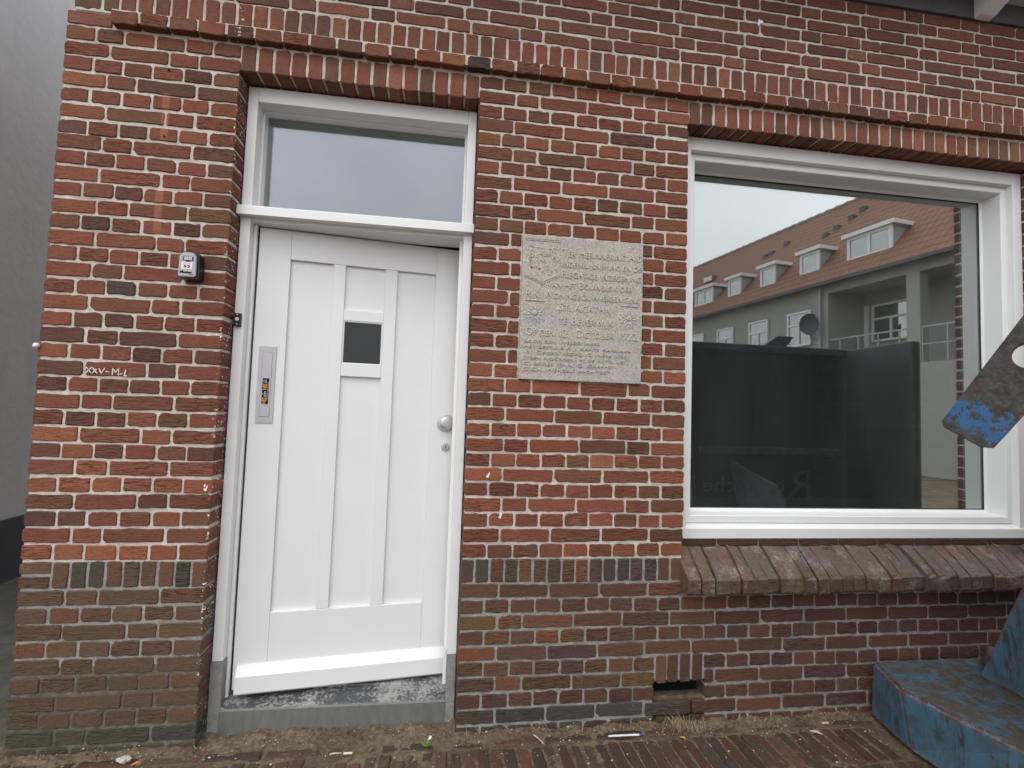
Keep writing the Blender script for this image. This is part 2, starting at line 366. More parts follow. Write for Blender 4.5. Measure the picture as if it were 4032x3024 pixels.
def paver_material():
    k = N('damp_clay_paver'); oi = k.n('ObjectInfo'); at = k.n('Attribute', attribute_name='tint')
    col = k.mix(1.0, oi.outputs['Color'], at.outputs['Color'], 'MULTIPLY')
    b = k.noise(60, 5, 0.65); f = k.noise(320, 3); s = k.noise(16, 5, 0.7)
    c = k.mix(k.ramp(b, (0.35, 0.6), (0.55, 0.0)), col, k.mix(0.6, col, (0.02, 0.016, 0.013)))
    c = k.mix(k.ramp(s, (0.58, 0.0), (0.68, 0.55)), c, (0.15, 0.11, 0.07))
    c = k.mix(k.ramp(f, (0.70, 0.0), (0.76, 0.6)), c, (0.30, 0.26, 0.21))
    k.base(c); k.rough(k.ramp(s, (0.4, 0.55), (0.65, 0.9))); k.set('Specular IOR Level', 0.3); k.bump(k.math('ADD', b, k.math('MULTIPLY', f, 0.4)), 0.8, 0.003); return k.m
MAT_PAVER = paver_material()
def sand_material():
    k = N('sandy_soil'); b = k.noise(45, 6, 0.7); f = k.noise(500, 3, 0.7); l = k.noise(3, 4)
    c = k.mix(k.ramp(b, (0.35, 0.0), (0.65, 1.0)), (0.12, 0.088, 0.056), (0.29, 0.225, 0.15))
    c = k.mix(k.ramp(f, (0.35, 0.5), (0.5, 0.0)), c, (0.05, 0.038, 0.025))
    c = k.mix(k.ramp(f, (0.64, 0.0), (0.74, 0.5)), c, (0.38, 0.32, 0.25))
    c = k.mix(k.ramp(l, (0.45, 0.0), (0.65, 0.5)), c, (0.07, 0.055, 0.038))
    k.base(c); k.rough(0.95); k.set('Specular IOR Level', 0.15); k.bump(k.math('ADD', b, f), 0.9, 0.006); return k.m
MAT_SAND = sand_material()
def render_grey(name, col, var=0.08):
    k = N(name); f = k.noise(240, 4, 0.6); b = k.noise(2.5, 5, 0.65)
    c = k.mix(b, tuple(x * (1 - var) for x in col), tuple(x * (1 + var) for x in col))
    c = k.mix(k.ramp(k.noise(9, 4, 0.65, stretch=(1, 1, 0.12)), (0.52, 0.0), (0.72, 0.14)), c, tuple(x * 0.55 for x in col))
    k.base(c); k.rough(0.9); k.set('Specular IOR Level', 0.2); k.bump(k.math('ADD', f, k.math('MULTIPLY', k.noise(14, 3), 2.5)), 0.4, 0.004); return k.m
MAT_RENDER = render_grey('grey_wall_render', (0.46, 0.46, 0.45), 0.08)
MAT_PLINTH = render_grey('dark_plinth_render', (0.06, 0.062, 0.065))
MAT_STUCCO = render_grey('pale_facade_render', (0.33, 0.325, 0.30))
def moss_path():
    k = N('mossy_paving'); b = k.noise(9, 5, 0.65); f = k.noise(120, 4)
    br = k.n('TexBrick'); k.l(k.pos(), br.inputs['Vector']); br.inputs['Scale'].default_value = 1.0
    br.inputs['Brick Width'].default_value = 0.3; br.inputs['Row Height'].default_value = 0.3; br.inputs['Mortar Size'].default_value = 0.006; br.offset = 0
    c = k.mix(k.ramp(b, (0.35, 0.0), (0.65, 1.0)), (0.035, 0.038, 0.026), (0.07, 0.066, 0.05))
    c = k.mix(k.math('MULTIPLY', br.outputs['Fac'], 0.7), c, (0.03, 0.026, 0.02))
    k.base(c); k.rough(0.85); k.bump(k.math('ADD', f, b), 0.6, 0.004); return k.m
MAT_MOSS = moss_path()
def tile_roof_mat():
    k = N('orange_pantiles'); tcn = k.n('TexCoord'); sx = k.n('SeparateXYZ'); k.l(tcn.outputs['Object'], sx.inputs[0])
    row = k.math('FRACT', k.math('MULTIPLY', sx.outputs['Y'], 3.2))
    wav = k.math('SINE', k.math('MULTIPLY', sx.outputs['X'], 2 * math.pi / 0.20))
    h = k.math('ADD', k.math('MULTIPLY', wav, 0.22), k.math('MULTIPLY', row, -1.0))
    c = k.mix(k.noise(3.5, 5, 0.7), (0.165, 0.066, 0.034), (0.27, 0.112, 0.056))
    c = k.mix(k.ramp(k.noise(30, 3), (0.5, 0.0), (0.7, 0.5)), c, (0.13, 0.07, 0.05))
    c = k.mix(k.math('MULTIPLY', k.step(row, 0.30, 0.0), 0.8), c, (0.06, 0.03, 0.025))
    k.base(c); k.rough(0.8); k.bump(h, 1.0, 0.04); return k.m
MAT_TILE = tile_roof_mat()
MAT_CURTAIN = plain('net_curtain', (0.62, 0.62, 0.60), 0.9)
MAT_ZINC = plain('zinc_sheet', (0.34, 0.36, 0.37), 0.55, 0.2)
MAT_FRAMEFAR = plain('white_window_frame', (0.74, 0.74, 0.72), 0.5, var=0.03)
MAT_GUTTER = plain('grey_white_paint', (0.60, 0.61, 0.61), 0.55, var=0.06)
MAT_DARK_GREY = plain('dark_grey_board', (0.085, 0.085, 0.095), 0.7)
MAT_LEAF = plain('weed_leaf', (0.12, 0.26, 0.035), 0.5)
MAT_STRAW = plain('dry_straw', (0.40, 0.32, 0.18), 0.8, var=0.25)
MAT_WOOD = plain('pale_wood', (0.55, 0.43, 0.26), 0.8)
MAT_TWIG = plain('dark_twig', (0.06, 0.035, 0.02), 0.8)
MAT_YELLOW = plain('yellow_leaf', (0.62, 0.36, 0.05), 0.6)
MAT_CHIP = plain('shell_chips', (0.62, 0.58, 0.50), 0.6, var=0.25)
MAT_ORANGE = plain('orange_plastic', (0.6, 0.22, 0.06), 0.5)

# ------------------------------------------------------------------ levels and widths of the brickwork
P = 0.1058; H = 0.062; J = 0.0096
Z0 = 2.665                              # bed joint under the first course below the string course
def ZJ(j):                              # height of bed joint j counted downwards
    return Z0 - H * j if j <= 32 else Z0 - 32 * H - 0.102 - (j - 33) * H
XL, XD0, XD1, XW0, XW1, XR = -0.636, 0.0, 0.9646, 1.9171, 3.805, 5.2
ZTOP = 3.318
house = thing('brick_house', 'red brick house front with white door standing ajar and large white framed window', 'house')

# ------------------------------------------------------------------ ground
def ground():
    v = []; f = []
    r2 = random.Random(5)
    def hz(x, y):
        s = 0
        for fx, fy, a, ph in waves: s += a * math.sin(fx * x + fy * y + ph)
        return s
    waves = [(U(8, 60), U(8, 60) * rng.choice((-1, 1)), U(0.0006, 0.0022), U(0, 6)) for _ in range(16)]
    x0, x1, y0, y1 = -0.80, 3.40, -0.62, 0.13
    nx, ny = 420, 84
    for j in range(ny + 1):
        y = y0 + (y1 - y0) * j / ny
        for i in range(nx + 1):
            x = x0 + (x1 - x0) * i / nx
            edge = min(1, min(i, nx - i, j) / 4)
            bank = max(0, min(1, (y + 0.075) / 0.05))            # sand piled up against the wall
            z = -0.0068 + hz(x, y) * (0.35 + 0.8 * bank) + 0.006 * bank + r2.gauss(0, 0.0011 + 0.0007 * bank)
            if 0.0 < x < 0.96 and y > 0: z -= 0.006
            z = z * edge + (-0.010) * (1 - edge) if j < ny else z
            v.append((x, y, z))
    for j in range(ny):
        for i in range(nx):
            a = j * (nx + 1) + i; f.append((a, a + 1, a + nx + 2, a + nx + 1))
    n = len(v); B = 400
    v += [(-B, -B, -0.010), (B, -B, -0.010), (B, y0, -0.010), (-B, y0, -0.010), (x0, y0, -0.010), (x1, y0, -0.010), (x0, y1, -0.010), (x1, y1, -0.010),
          (-B, y1, -0.010), (B, y1, -0.010), (-B, B, -0.010), (B, B, -0.010)]
    f += [(n, n + 1, n + 2, n + 5, n + 4, n + 3), (n + 3, n + 4, n + 6, n + 8), (n + 5, n + 2, n + 9, n + 7), (n + 8, n + 6, n + 7, n + 9, n + 11, n + 10)]
    o = mesh_obj('ground', v, f, MAT_SAND, None, False); o['kind'] = 'structure'; return o
ground()
o = mesh_obj('alley_path', [(-2.08, -6, -0.002), (-0.66, -6, -0.002), (-0.66, 9, 0.0), (-2.08, 9, 0.0)], [(0, 1, 2, 3)], MAT_MOSS); o['kind'] = 'structure'

# ------------------------------------------------------------------ brick piece variants (shared meshes)
def brick_variant(w, h, d, r, seed):
    """irregular hand-moulded brick, front face at y=0, centred; w x h x d"""
    q = random.Random(seed)
    rc = q.uniform(0.003, 0.008)
    pts = []
    hw, hh = w / 2, h / 2
    def jit(a): return q.gauss(0, a)
    nlong = 6 if w > 0.18 else (5 if w > 0.13 else 3); nv = 2
    rs = [q.uniform(0.002, 0.0075) for _ in range(4)]
    if q.random() < 0.3: rs[q.randrange(4)] *= q.uniform(1.5, 2.4)
    pts += [(-hw + rs[0], -hh), *[(-hw + w * (i + 1) / (nlong + 1), -hh + jit(0.0013)) for i in range(nlong)], (hw - rs[1], -hh),
            (hw, -hh + rs[1]), *[(hw + jit(0.0011), -hh + h * (i + 1) / (nv + 1)) for i in range(nv)], (hw, hh - rs[2]),
            (hw - rs[2], hh), *[(hw - w * (i + 1) / (nlong + 1), hh + jit(0.0013)) for i in range(nlong)], (-hw + rs[3], hh),
            (-hw, hh - rs[3]), *[(-hw + jit(0.0011), hh - h * (i + 1) / (nv + 1)) for i in range(nv)], (-hw, -hh + rs[0])]
    n = len(pts)
    v = []; f = []
    ins = 0.0026
    tilt_x, tilt_z = q.gauss(0, 0.006), q.gauss(0, 0.012)
    def fy(x, z): return tilt_x * x + tilt_z * z
    for x, z in pts:                                        # front rim
        sx, sz = (1 - ins / hw), (1 - ins / hh)
        v.append((x * sx, fy(x, z) + jit(0.0004), z * sz))
    for x, z in pts: v.append((x, fy(x, z) + 0.0028 + jit(0.0007), z))
    for x, z in pts: v.append((x * 0.998, d, z * 0.998))
    for rr in range(2):
        for i in range(n): f.append((rr * n + i, rr * n + (i + 1) % n, (rr + 1) * n + (i + 1) % n, (rr + 1) * n + i))
    v.append((0, q.uniform(-0.0008, 0.0008), 0)); c = len(v) - 1
    for i in range(n): f.append((i, (i + 1) % n, c))
    f.append(tuple(range(3 * n - 1, 2 * n - 1, -1)))
    return v, f
def make_variants(name, w, h, d, cnt, seed, mat):
    out = []
    for i in range(cnt):
        v, f = brick_variant(w, h, d, 0, seed + i)
        me = bpy.data.meshes.new(name); me.from_pydata(v, [], f); me.update()
        bm = bmesh.new(); bm.from_mesh(me); bmesh.ops.recalc_face_normals(bm, faces=bm.faces); bm.to_mesh(me); bm.free()
        me.materials.append(mat)
        ca = me.color_attributes.new('tint', 'FLOAT_COLOR', 'POINT')
        ca.data.foreach_set('color', [1.0] * (4 * len(me.vertices)))
        out.append((me, v, f))
    return out
BW, BH = P * 2 - J, H - J
VAR = {'brick': (make_variants('brick', BW, BH, 0.1, 16, 100, MAT_BRICK), BW, BH),
       'three_quarter_brick': (make_variants('three_quarter_brick', P * 1.5 - J, BH, 0.1, 10, 200, MAT_BRICK), P * 1.5 - J, BH),
       'header_brick': (make_variants('header_brick', P - J, BH, 0.1, 16, 300, MAT_BRICK), P - J, BH),
       'soldier_brick': (make_variants('soldier_brick', 0.050, 0.098, 0.1, 12, 400, MAT_BRICK), 0.050, 0.098)}
PIECES = []                                # (kind, cx, cz, w, h, y, colour, wrinkle)
PAL = {
 'main': [((0.175,0.057,0.031), 8.00), ((0.143,0.056,0.032), 6.00), ((0.197,0.069,0.034), 4.00), ((0.160,0.070,0.034), 0.72), ((0.106,0.044,0.030), 3.00), ((0.163,0.053,0.031), 6.00), ((0.075,0.051,0.040), 0.06)],
 'warm': [((0.246,0.084,0.041), 5.00), ((0.217,0.073,0.040), 6.00), ((0.187,0.065,0.037), 5.00), ((0.176,0.072,0.037), 0.60), ((0.281,0.116,0.053), 0.60), ((0.133,0.054,0.035), 1.50)],
 'upper': [((0.163,0.062,0.042), 7.00), ((0.136,0.055,0.040), 5.00), ((0.179,0.072,0.045), 3.00), ((0.114,0.047,0.037), 1.00), ((0.151,0.072,0.042), 0.40), ((0.212,0.086,0.051), 0.80), ((0.075,0.060,0.055), 0.10)],
 'soldier': [((0.185,0.063,0.038), 7.00), ((0.150,0.060,0.037), 4.00), ((0.227,0.088,0.048), 1.30), ((0.151,0.077,0.040), 0.40), ((0.118,0.051,0.037), 2.50)],
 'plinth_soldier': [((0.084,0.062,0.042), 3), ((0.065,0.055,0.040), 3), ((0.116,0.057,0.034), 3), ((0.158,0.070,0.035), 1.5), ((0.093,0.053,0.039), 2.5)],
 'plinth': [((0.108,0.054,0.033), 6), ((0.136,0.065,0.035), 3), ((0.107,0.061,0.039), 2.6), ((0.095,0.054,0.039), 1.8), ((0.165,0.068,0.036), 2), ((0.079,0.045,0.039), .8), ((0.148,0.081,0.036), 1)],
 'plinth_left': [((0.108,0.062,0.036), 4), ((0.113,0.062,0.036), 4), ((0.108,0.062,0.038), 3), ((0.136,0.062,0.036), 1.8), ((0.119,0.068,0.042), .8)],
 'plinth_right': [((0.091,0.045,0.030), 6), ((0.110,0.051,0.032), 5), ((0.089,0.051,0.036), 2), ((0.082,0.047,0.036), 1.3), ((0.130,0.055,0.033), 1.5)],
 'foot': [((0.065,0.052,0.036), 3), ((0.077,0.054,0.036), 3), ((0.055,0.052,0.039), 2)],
}
def pick(pal):
    cs = PAL[pal]; t = rng.random() * sum(w for _, w in cs)
    for c, w in cs:
        t -= w
        if t <= 0: break
    k = U(0.90, 1.13)
    return tuple(max(0.01, x * k * U(0.95, 1.05)) for x in c)
def piece(kind, xa, xb, za, zb, pal, y=0.0, wr=None):
    """one brick filling the cell xa..xb, za..zb (the joint is taken off here)"""
    w, h = xb - xa - J * U(0.85, 1.12), zb - za - J * U(0.85, 1.15)
    if w < 0.02: return
    PIECES.append((kind, (xa + xb) / 2 + U(-.0012, .0012), (za + zb) / 2 + U(-.0012, .0012) + 0.0016 * math.sin(xa * 5.1 + za * 17) + 0.0010 * math.sin(xa * 13 + za * 41), w, h, y + U(-0.0014, 0.0014), pick(pal),
                   (U(0.55, 1.0) if rng.random() < 0.42 else U(0, 0.3)) if wr is None else wr))
UNIT = {'h': 1, 't': 1.5, 's': 2, 'c': 0.5}
KIND = {'h': 'header_brick', 't': 'three_quarter_brick', 's': 'brick', 'c': 'header_brick'}
def course(x0, x1, za, zb, pattern, pal, y=0.0, holes=(), fit=True):
    """lay pattern from x0 to x1; cells are flush with both ends; holes: (xa, xb) left free"""
    tot = sum(UNIT[c] for c in pattern); u = (x1 - x0 + J) / tot if fit else P
    x = x0 - J / 2
    wob = [U(-0.0035, 0.0035) for _ in pattern]
    for i, c in enumerate(pattern):
        xa = x + (0 if i == 0 else wob[i]); xb = x + UNIT[c] * u + (0 if i == len(pattern) - 1 else wob[(i + 1) % len(pattern)])
        x += UNIT[c] * u
        segs = [(xa, xb)]
        for ha, hb in holes:
            nx = []
            for a, b in segs:
                if b <= ha or a >= hb: nx.append((a, b))
                else:
                    if a < ha - 0.025: nx.append((a, ha + J / 2 - 0.002))
                    if b > hb + 0.025: nx.append((hb - J / 2 + 0.002, b))
            segs = nx
        for a, b in segs:
            kd = KIND[c]
            if b - a < 0.13: kd = 'header_brick'
            elif b - a < 0.18: kd = 'three_quarter_brick'
            piece(kd, a, b, za, zb, pal, y)
PLX0, PLX1, PLZ0, PLZ1 = 1.168, 1.712, 1.419, 2.043       # plaque let into the pier
# piers between the string course and the brick-on-edge plinth course
for j in range(-1, 32):
    zt, zb = ZJ(j), ZJ(j + 1)
    header = (j % 2 == 1) or j == -1
    kk = (j // 2)
    pl = 'h' * 6 if header else ('tsht' if kk % 2 == 0 else 'thst')
    pm = 'h' * 9 if header else ('thssht' if kk % 2 == 0 else 'tssst')
    holes = ((PLX0, PLX1),) if (zb < PLZ1 - 0.012 and zt > PLZ0 + 0.012) else ()
    if j == -1:
        course(XL, -0.003, zb, zt, pl, 'main'); course(XD1 + 0.003, XW0 - 0.003, zb, zt, pm, 'main'); continue
    course(XL, XD0, zb, zt, pl, 'main' if (j < 24 or rng.random() < 0.5) else 'warm')
    course(XD1, XW0, zb, zt, pm, 'main' if (j < 19 or rng.random() < (0.5 if j < 25 else 0.1)) else 'warm', holes=holes)
    course(XW1, XR, zb, zt, ('h' * 13) if header else 'thsssst', 'main')
# brick-on-edge plinth course
za, zb = ZJ(33), ZJ(32)
piece('header_brick', XL - J/2, XL + 0.106, za + 0.050, zb, 'plinth_left'); piece('header_brick', XL - J/2, XL + 0.106, za, za + 0.052, 'plinth_left')
n = 9; x0 = XL + 0.106; u = (-x0 + J/2) / n
for i in range(n): piece('soldier_brick', x0 + i*u, x0 + (i+1)*u, za, zb, 'plinth_soldier' if i % 3 else 'plinth')
n = 16; u = (XW0 - XD1 + J) / n
for i in range(n): piece('soldier_brick', XD1 - J/2 + i*u, XD1 - J/2 + (i+1)*u, za, zb, 'plinth_soldier')
for i in range(22): piece('soldier_brick', XW1 + 0.1 + i*u, XW1 + 0.1 + (i+1)*u, za, zb, 'plinth_soldier')
# plinth below
VENT = (1.797, 2.023)
for j in range(33, 43):
    zt, zb = ZJ(j), max(ZJ(j + 1), -0.035)
    if j == 42: zt, zb = ZJ(42), ZJ(43)
    header = (j % 2 == 0)
    pl = 'h' * 6 if header else ('thst' if ((j - 33) // 2) % 2 == 0 else 'tsht')
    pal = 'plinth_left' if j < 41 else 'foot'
    course(XL, XD0, zb, zt, pl, pal)
    holes = ()
    if j in (38, 39): holes = (VENT,)
    elif j == 40: holes = (VENT,)
    if j == 33: course(XD1, XW0, zb, zt, 'tssst', 'warm' if rng.random() < .5 else 'plinth'); continue
    pm = ('h' * 40) if header else (('th' if ((j - 33) // 2) % 2 == 1 else 't') + 's' * 19)
    # one palette per course across the whole bay
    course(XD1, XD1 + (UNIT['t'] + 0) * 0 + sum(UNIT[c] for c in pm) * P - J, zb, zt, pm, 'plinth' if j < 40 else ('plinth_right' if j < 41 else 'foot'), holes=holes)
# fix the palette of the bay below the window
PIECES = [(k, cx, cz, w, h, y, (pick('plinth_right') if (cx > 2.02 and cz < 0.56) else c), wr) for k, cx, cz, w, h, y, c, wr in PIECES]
for i in range(4):                        # small flat arch over the vent
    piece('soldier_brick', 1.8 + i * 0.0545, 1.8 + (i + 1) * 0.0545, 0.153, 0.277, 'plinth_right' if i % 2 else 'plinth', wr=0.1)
# flat arches over door and window
def flat_arch(x0, x1, n, y=0.0):
    u = (x1 - x0 + J) / n
    for i in range(n): piece('soldier_brick', x0 - J/2 + i*u, x0 - J/2 + (i+1)*u, 2.617 - J/2, 2.727, 'soldier', y, wr=0.15)
flat_arch(XD0 + 0.004, XD1 - 0.004, 15); flat_arch(XW0 + 0.004, XW1 - 0.004, 31)
course(XW1, XR, 2.665, 2.727, 'h' * 13, 'main')
# string course (proud of the wall), band on edge, upper wall
zs0, zs1 = 2.727, 2.789
piece('three_quarter_brick', XL - J/2, -0.472, zs0, zs1, 'upper')
n = int((XR + 0.472) / P)
for i in range(n): piece('header_brick', -0.472 + i*P, -0.472 + (i+1)*P, zs0, zs1, 'main', y=-0.030)
zb0, zb1 = 2.789, 2.900
XU = -0.612
piece('header_brick', XU - 0.006, XU + 0.098, zb0, zb1, 'plinth_left')
n = int((XR - XU - 0.098) / 0.0612)
for i in range(n): piece('soldier_brick', XU + 0.098 + i*0.0612, XU + 0.098 + (i+1)*0.0612, zb0, zb1, 'soldier', y=-0.004, wr=0.2)
for r in range(7):
    za = 2.900 + r * 0.0602
    pat = ('ht' if r % 2 == 0 else 'c') + 'sh' * 19
    x = XU - J/2 - (0.03 if r % 2 else 0)
    for ci, c in enumerate(pat):
        if x > XR: break
        piece(KIND[c], max(x, XU - J/2), x + UNIT[c] * P, za, za + 0.0602, 'upper', y=-0.004, wr=0.35 if c == 's' else 0.1); x += UNIT[c] * P

# split: the pieces that show largest become objects, the rest one part
def area(pc):
    k, cx, cz, w, h, y, c, wr = pc
    a = project((cx - w/2, y, cz - h/2)); b = project((cx + w/2, y, cz + h/2)); m = project((cx, y, cz))
    if not m or not (-20 < m[0] < 4052 and -20 < m[1] < 3044): return 0
    return abs((b[0]-a[0]) * (b[1]-a[1]))
byk = {}
for pc in PIECES: byk.setdefault(pc[0], []).append((area(pc), pc))
rest = []
for kd, lst in byk.items():
    lst.sort(key=lambda t: -t[0]); var, wn, hn = VAR[kd]
    for i, (a, pc) in enumerate(lst):
        k, cx, cz, w, h, y, c, wr = pc
        if i < 300 and a > 0:
            me = var[rng.randrange(len(var))][0]
            ob = bpy.data.objects.new(kd, me); COL.objects.link(ob); ob.parent = house
            fl = -1 if False else 1
            ob.location = (cx, y, cz); ob.rotation_euler = (0, rng.gauss(0, 0.006), 0); ob.scale = (w / wn, 1, h / hn); ob.color = (*c, wr)
        else: rest.append(pc)
def merged(name, pcs, parent, mat):
    v = []; f = []; col = []
    for k, cx, cz, w, h, y, c, wr in pcs:
        var, wn, hn = VAR[k]; _, bv, bf = var[rng.randrange(len(var))]
        n0 = len(v)
        v += [(cx + p[0] * w / wn, y + p[1], cz + p[2] * h / hn) for p in bv]; f += [tuple(i + n0 for i in q) for q in bf]
        col += [*c, wr] * len(bv)
    o = mesh_obj(name, v, f, mat, parent)
    ca = o.data.color_attributes.new('tint', 'FLOAT_COLOR', 'POINT'); ca.data.foreach_set('color', col)
    o['kind'] = 'stuff'; return o
if rest: merged('brickwork', rest, house, MAT_BRICK)

# mortar behind the bricks
YM = 0.0042
core = MB()
core.box(XL + 0.006, XD0 - 0.005, YM, 0.24, ZJ(32) - 0.004, 2.742)
core.box(XD1 + 0.005, XW0 - 0.005, YM, 0.24, ZJ(32) - 0.004, 2.742)
core.box(XW1 + 0.005, XR + 0.2, YM, 0.24, ZJ(32) - 0.004, 2.742)
core.box(XD0 - 0.005, XD1 + 0.005, YM, 0.24, 2.626, 2.742)
core.box(XW0 - 0.005, XW1 + 0.005, YM, 0.24, 2.626, 2.742)
core.box(-0.466, XR + 0.2, -0.030 + YM, 0.24, 2.7425, 2.7875)
core.box(XL + 0.006, -0.466, YM, 0.24, 2.7425, 2.7875)
core.box(XU + 0.004, XR + 0.2, -0.004 + YM, 0.24, 2.7875, ZTOP + 0.10)
core.build('mortar_joints', MAT_MORTAR, house)
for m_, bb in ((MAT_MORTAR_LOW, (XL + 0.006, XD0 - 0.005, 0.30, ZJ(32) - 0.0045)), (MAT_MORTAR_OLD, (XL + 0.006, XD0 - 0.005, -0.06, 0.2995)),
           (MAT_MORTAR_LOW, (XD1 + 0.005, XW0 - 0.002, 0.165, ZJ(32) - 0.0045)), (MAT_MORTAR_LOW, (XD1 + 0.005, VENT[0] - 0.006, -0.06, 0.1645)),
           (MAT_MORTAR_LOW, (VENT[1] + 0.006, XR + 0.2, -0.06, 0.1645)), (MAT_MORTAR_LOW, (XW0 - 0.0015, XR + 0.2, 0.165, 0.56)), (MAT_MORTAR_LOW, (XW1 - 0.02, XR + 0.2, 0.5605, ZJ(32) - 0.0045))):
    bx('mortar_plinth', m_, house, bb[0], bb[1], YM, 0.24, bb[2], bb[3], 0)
# side and back of the house, dark rooms behind the openings
kk = N('side_wall_brickwork'); br = kk.n('TexBrick'); mp = kk.n('Mapping'); mp.inputs['Rotation'].default_value = (rad(90), 0, rad(90))
kk.l(kk.pos(), mp.inputs['Vector']); kk.l(mp.outputs[0], br.inputs['Vector'])
br.inputs['Scale'].default_value = 1; br.inputs['Brick Width'].default_value = 0.212; br.inputs['Row Height'].default_value = 0.062; br.inputs['Mortar Size'].default_value = 0.006
br.inputs['Color1'].default_value = (.2, .075, .05, 1); br.inputs['Color2'].default_value = (.14, .065, .05, 1); br.inputs['Mortar'].default_value = (.4, .37, .32, 1)
kk.base(br.outputs['Color']); kk.rough(0.9); kk.bump(br.outputs['Fac'], -0.6, 0.004)
sw = MB(); sw.box(XL + 0.002, XL + 0.24, 0.24, 3.6, -0.06, ZTOP + 0.1); sw.box(XL + 0.24, XR + 0.2, 3.4, 3.6, -0.06, ZTOP + 0.1); sw.box(XR, XR + 0.2, 0.24, 3.4, -0.06, ZTOP + 0.1)
sw.build('side_wall', kk.m, house)
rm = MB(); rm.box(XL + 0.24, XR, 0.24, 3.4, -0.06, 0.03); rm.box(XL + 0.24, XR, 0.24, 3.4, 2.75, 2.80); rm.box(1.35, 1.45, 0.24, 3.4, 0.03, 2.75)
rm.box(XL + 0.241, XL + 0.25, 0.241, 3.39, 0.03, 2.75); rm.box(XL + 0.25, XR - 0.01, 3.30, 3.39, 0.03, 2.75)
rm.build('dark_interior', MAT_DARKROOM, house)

# ------------------------------------------------------------------ sloping brick sill under the window
SY0, SY1 = -0.068, 0.062
vs_sill = []
for sd in range(8):
    q = random.Random(900 + sd); w = 0.0548
    prof = [(SY0, 0.541), (SY0 - 0.004, 0.552), (SY0 - 0.002, 0.604), (SY0 + 0.010, 0.618), (0.0, 0.666), (SY1, 0.712), (SY1 + 0.02, 0.66), (0.03, 0.55), (0.0, 0.540)]
    v = []; f = []; n = len(prof)
    for sx in (-1, -0.93, 0.93, 1):
        sh = 0.002 if abs(sx) == 1 else 0
        for y, z in prof: v.append((sx * w / 2 + q.gauss(0, 0.0006), y + sh * 0.8 + q.gauss(0, 0.0024), z - sh + q.gauss(0, 0.0022)))
    for r in range(3):
        for i in range(n): f.append((r*n + i, r*n + (i+1) % n, (r+1)*n + (i+1) % n, (r+1)*n + i))
    f += [tuple(range(n)), tuple(range(4*n - 1, 3*n - 1, -1))]
    me = bpy.data.meshes.new('sill_brick'); me.from_pydata(v, [], f); me.update()
    bm = bmesh.new(); bm.from_mesh(me); bmesh.ops.recalc_face_normals(bm, faces=bm.faces); bm.to_mesh(me); bm.free()
    me.materials.append(MAT_SILL); ca = me.color_attributes.new('tint', 'FLOAT_COLOR', 'POINT'); ca.data.foreach_set('color', [1.0] * (4 * len(me.vertices)))
    vs_sill.append(me)
xs = 1.912; i = 0
while xs < XW1 - 0.01:
    ob = bpy.data.objects.new('sill_brick', vs_sill[rng.randrange(8)]); COL.objects.link(ob); ob.parent = house
    ob.location = (xs + 0.0295, U(-0.004, 0.004), U(-0.003, 0.002)); ob.rotation_euler = (U(-.012, .012), U(-.015, .015), U(-.018, .018)); ob.scale = (U(0.98, 1.06), 1, 1)
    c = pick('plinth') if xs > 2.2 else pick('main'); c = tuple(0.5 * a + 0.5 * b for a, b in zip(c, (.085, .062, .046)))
    ob.color = (*c, 0.3); xs += 0.0592
sb = MB(); sb.prism([(SY0 + 0.010, 0.560), (SY0 + 0.010, 0.606), (SY1, 0.7060), (0.12, 0.7055), (0.12, 0.545)], 1.914, XW1 - 0.002, lambda a, b, x: (x, a, b))
sb.build('sill_mortar', mortar_material('mossy_sill_mortar', (0.045, 0.042, 0.03), (0.10, 0.092, 0.07), (0.025, 0.03, 0.014)), house)
x = XW0; bandbits = []
while x < XW1 - 0.03:
    piece_w = 0.205
    x2 = min(x + piece_w, XW1)
    bb = bpy.data.objects.new('brick', VAR['brick'][0][rng.randrange(16)][0]); COL.objects.link(bb); bb.parent = house
    bb.location = ((x + x2) / 2, 0.080, 0.7235); bb.scale = ((x2 - x - 0.008) / BW, 0.6, 0.030 / BH); bb.color = (*[q_ * 0.7 for q_ in pick('plinth_right')], 0.4); x = x2  # shade under the window frame is put into this row's darker colour
bx('vent_soil', MAT_SAND, house, VENT[0] - 0.004, VENT[1] + 0.004, 0.022, 0.0695, 0.0, 0.088, 0.004)
bx('vent_dark_fill', MAT_INK, house, VENT[0] - 0.0055, VENT[1] + 0.0055, 0.070, 0.235, -0.05, 0.1645, 0)  # black block inside the opening: the hollow's darkness put in as colour
bx('sill_bed', MAT_MORTAR_LOW, house, XW0, XW1, 0.086, 0.24, 0.56, 0.7385, 0)

# ------------------------------------------------------------------ white window frame with one large pane
FX0, FX1, FZ0, FZ1 = XW0 + 0.004, XW1 - 0.003, 0.741, 2.6125
win = bx('window', MAT_WHITE, house, FX0, FX0 + 0.056, 0.088, 0.235, FZ0 + 0.045, FZ1, 0.003)      # hinge-side stile
def wpart(n, *a, **k): return bx(n, MAT_WHITE, win, *a, **k)
wpart('frame_stile', FX1 - 0.052, FX1, 0.088, 0.235, FZ0 + 0.045, FZ1)
wpart('frame_head', FX0 + 0.056, FX1 - 0.052, 0.0885, 0.235, FZ1 - 0.063, FZ1)
MB().prism([(0.080, FZ0), (0.080, FZ0 + 0.043), (0.128, FZ0 + 0.060), (0.235, FZ0 + 0.062), (0.235, FZ0)], FX0, FX1, lambda a, b, x: (x, a, b)).build('frame_sill', MAT_WHITE, win)
IX0, IX1, IZ0, IZ1 = FX0 + 0.056, FX1 - 0.052, FZ0 + 0.062, FZ1 - 0.063
sf = MB()                                   # inner sash with splayed glazing rebate
def sash_rail(a, b):                       # mitred ring with profile (inset, y)
    pass
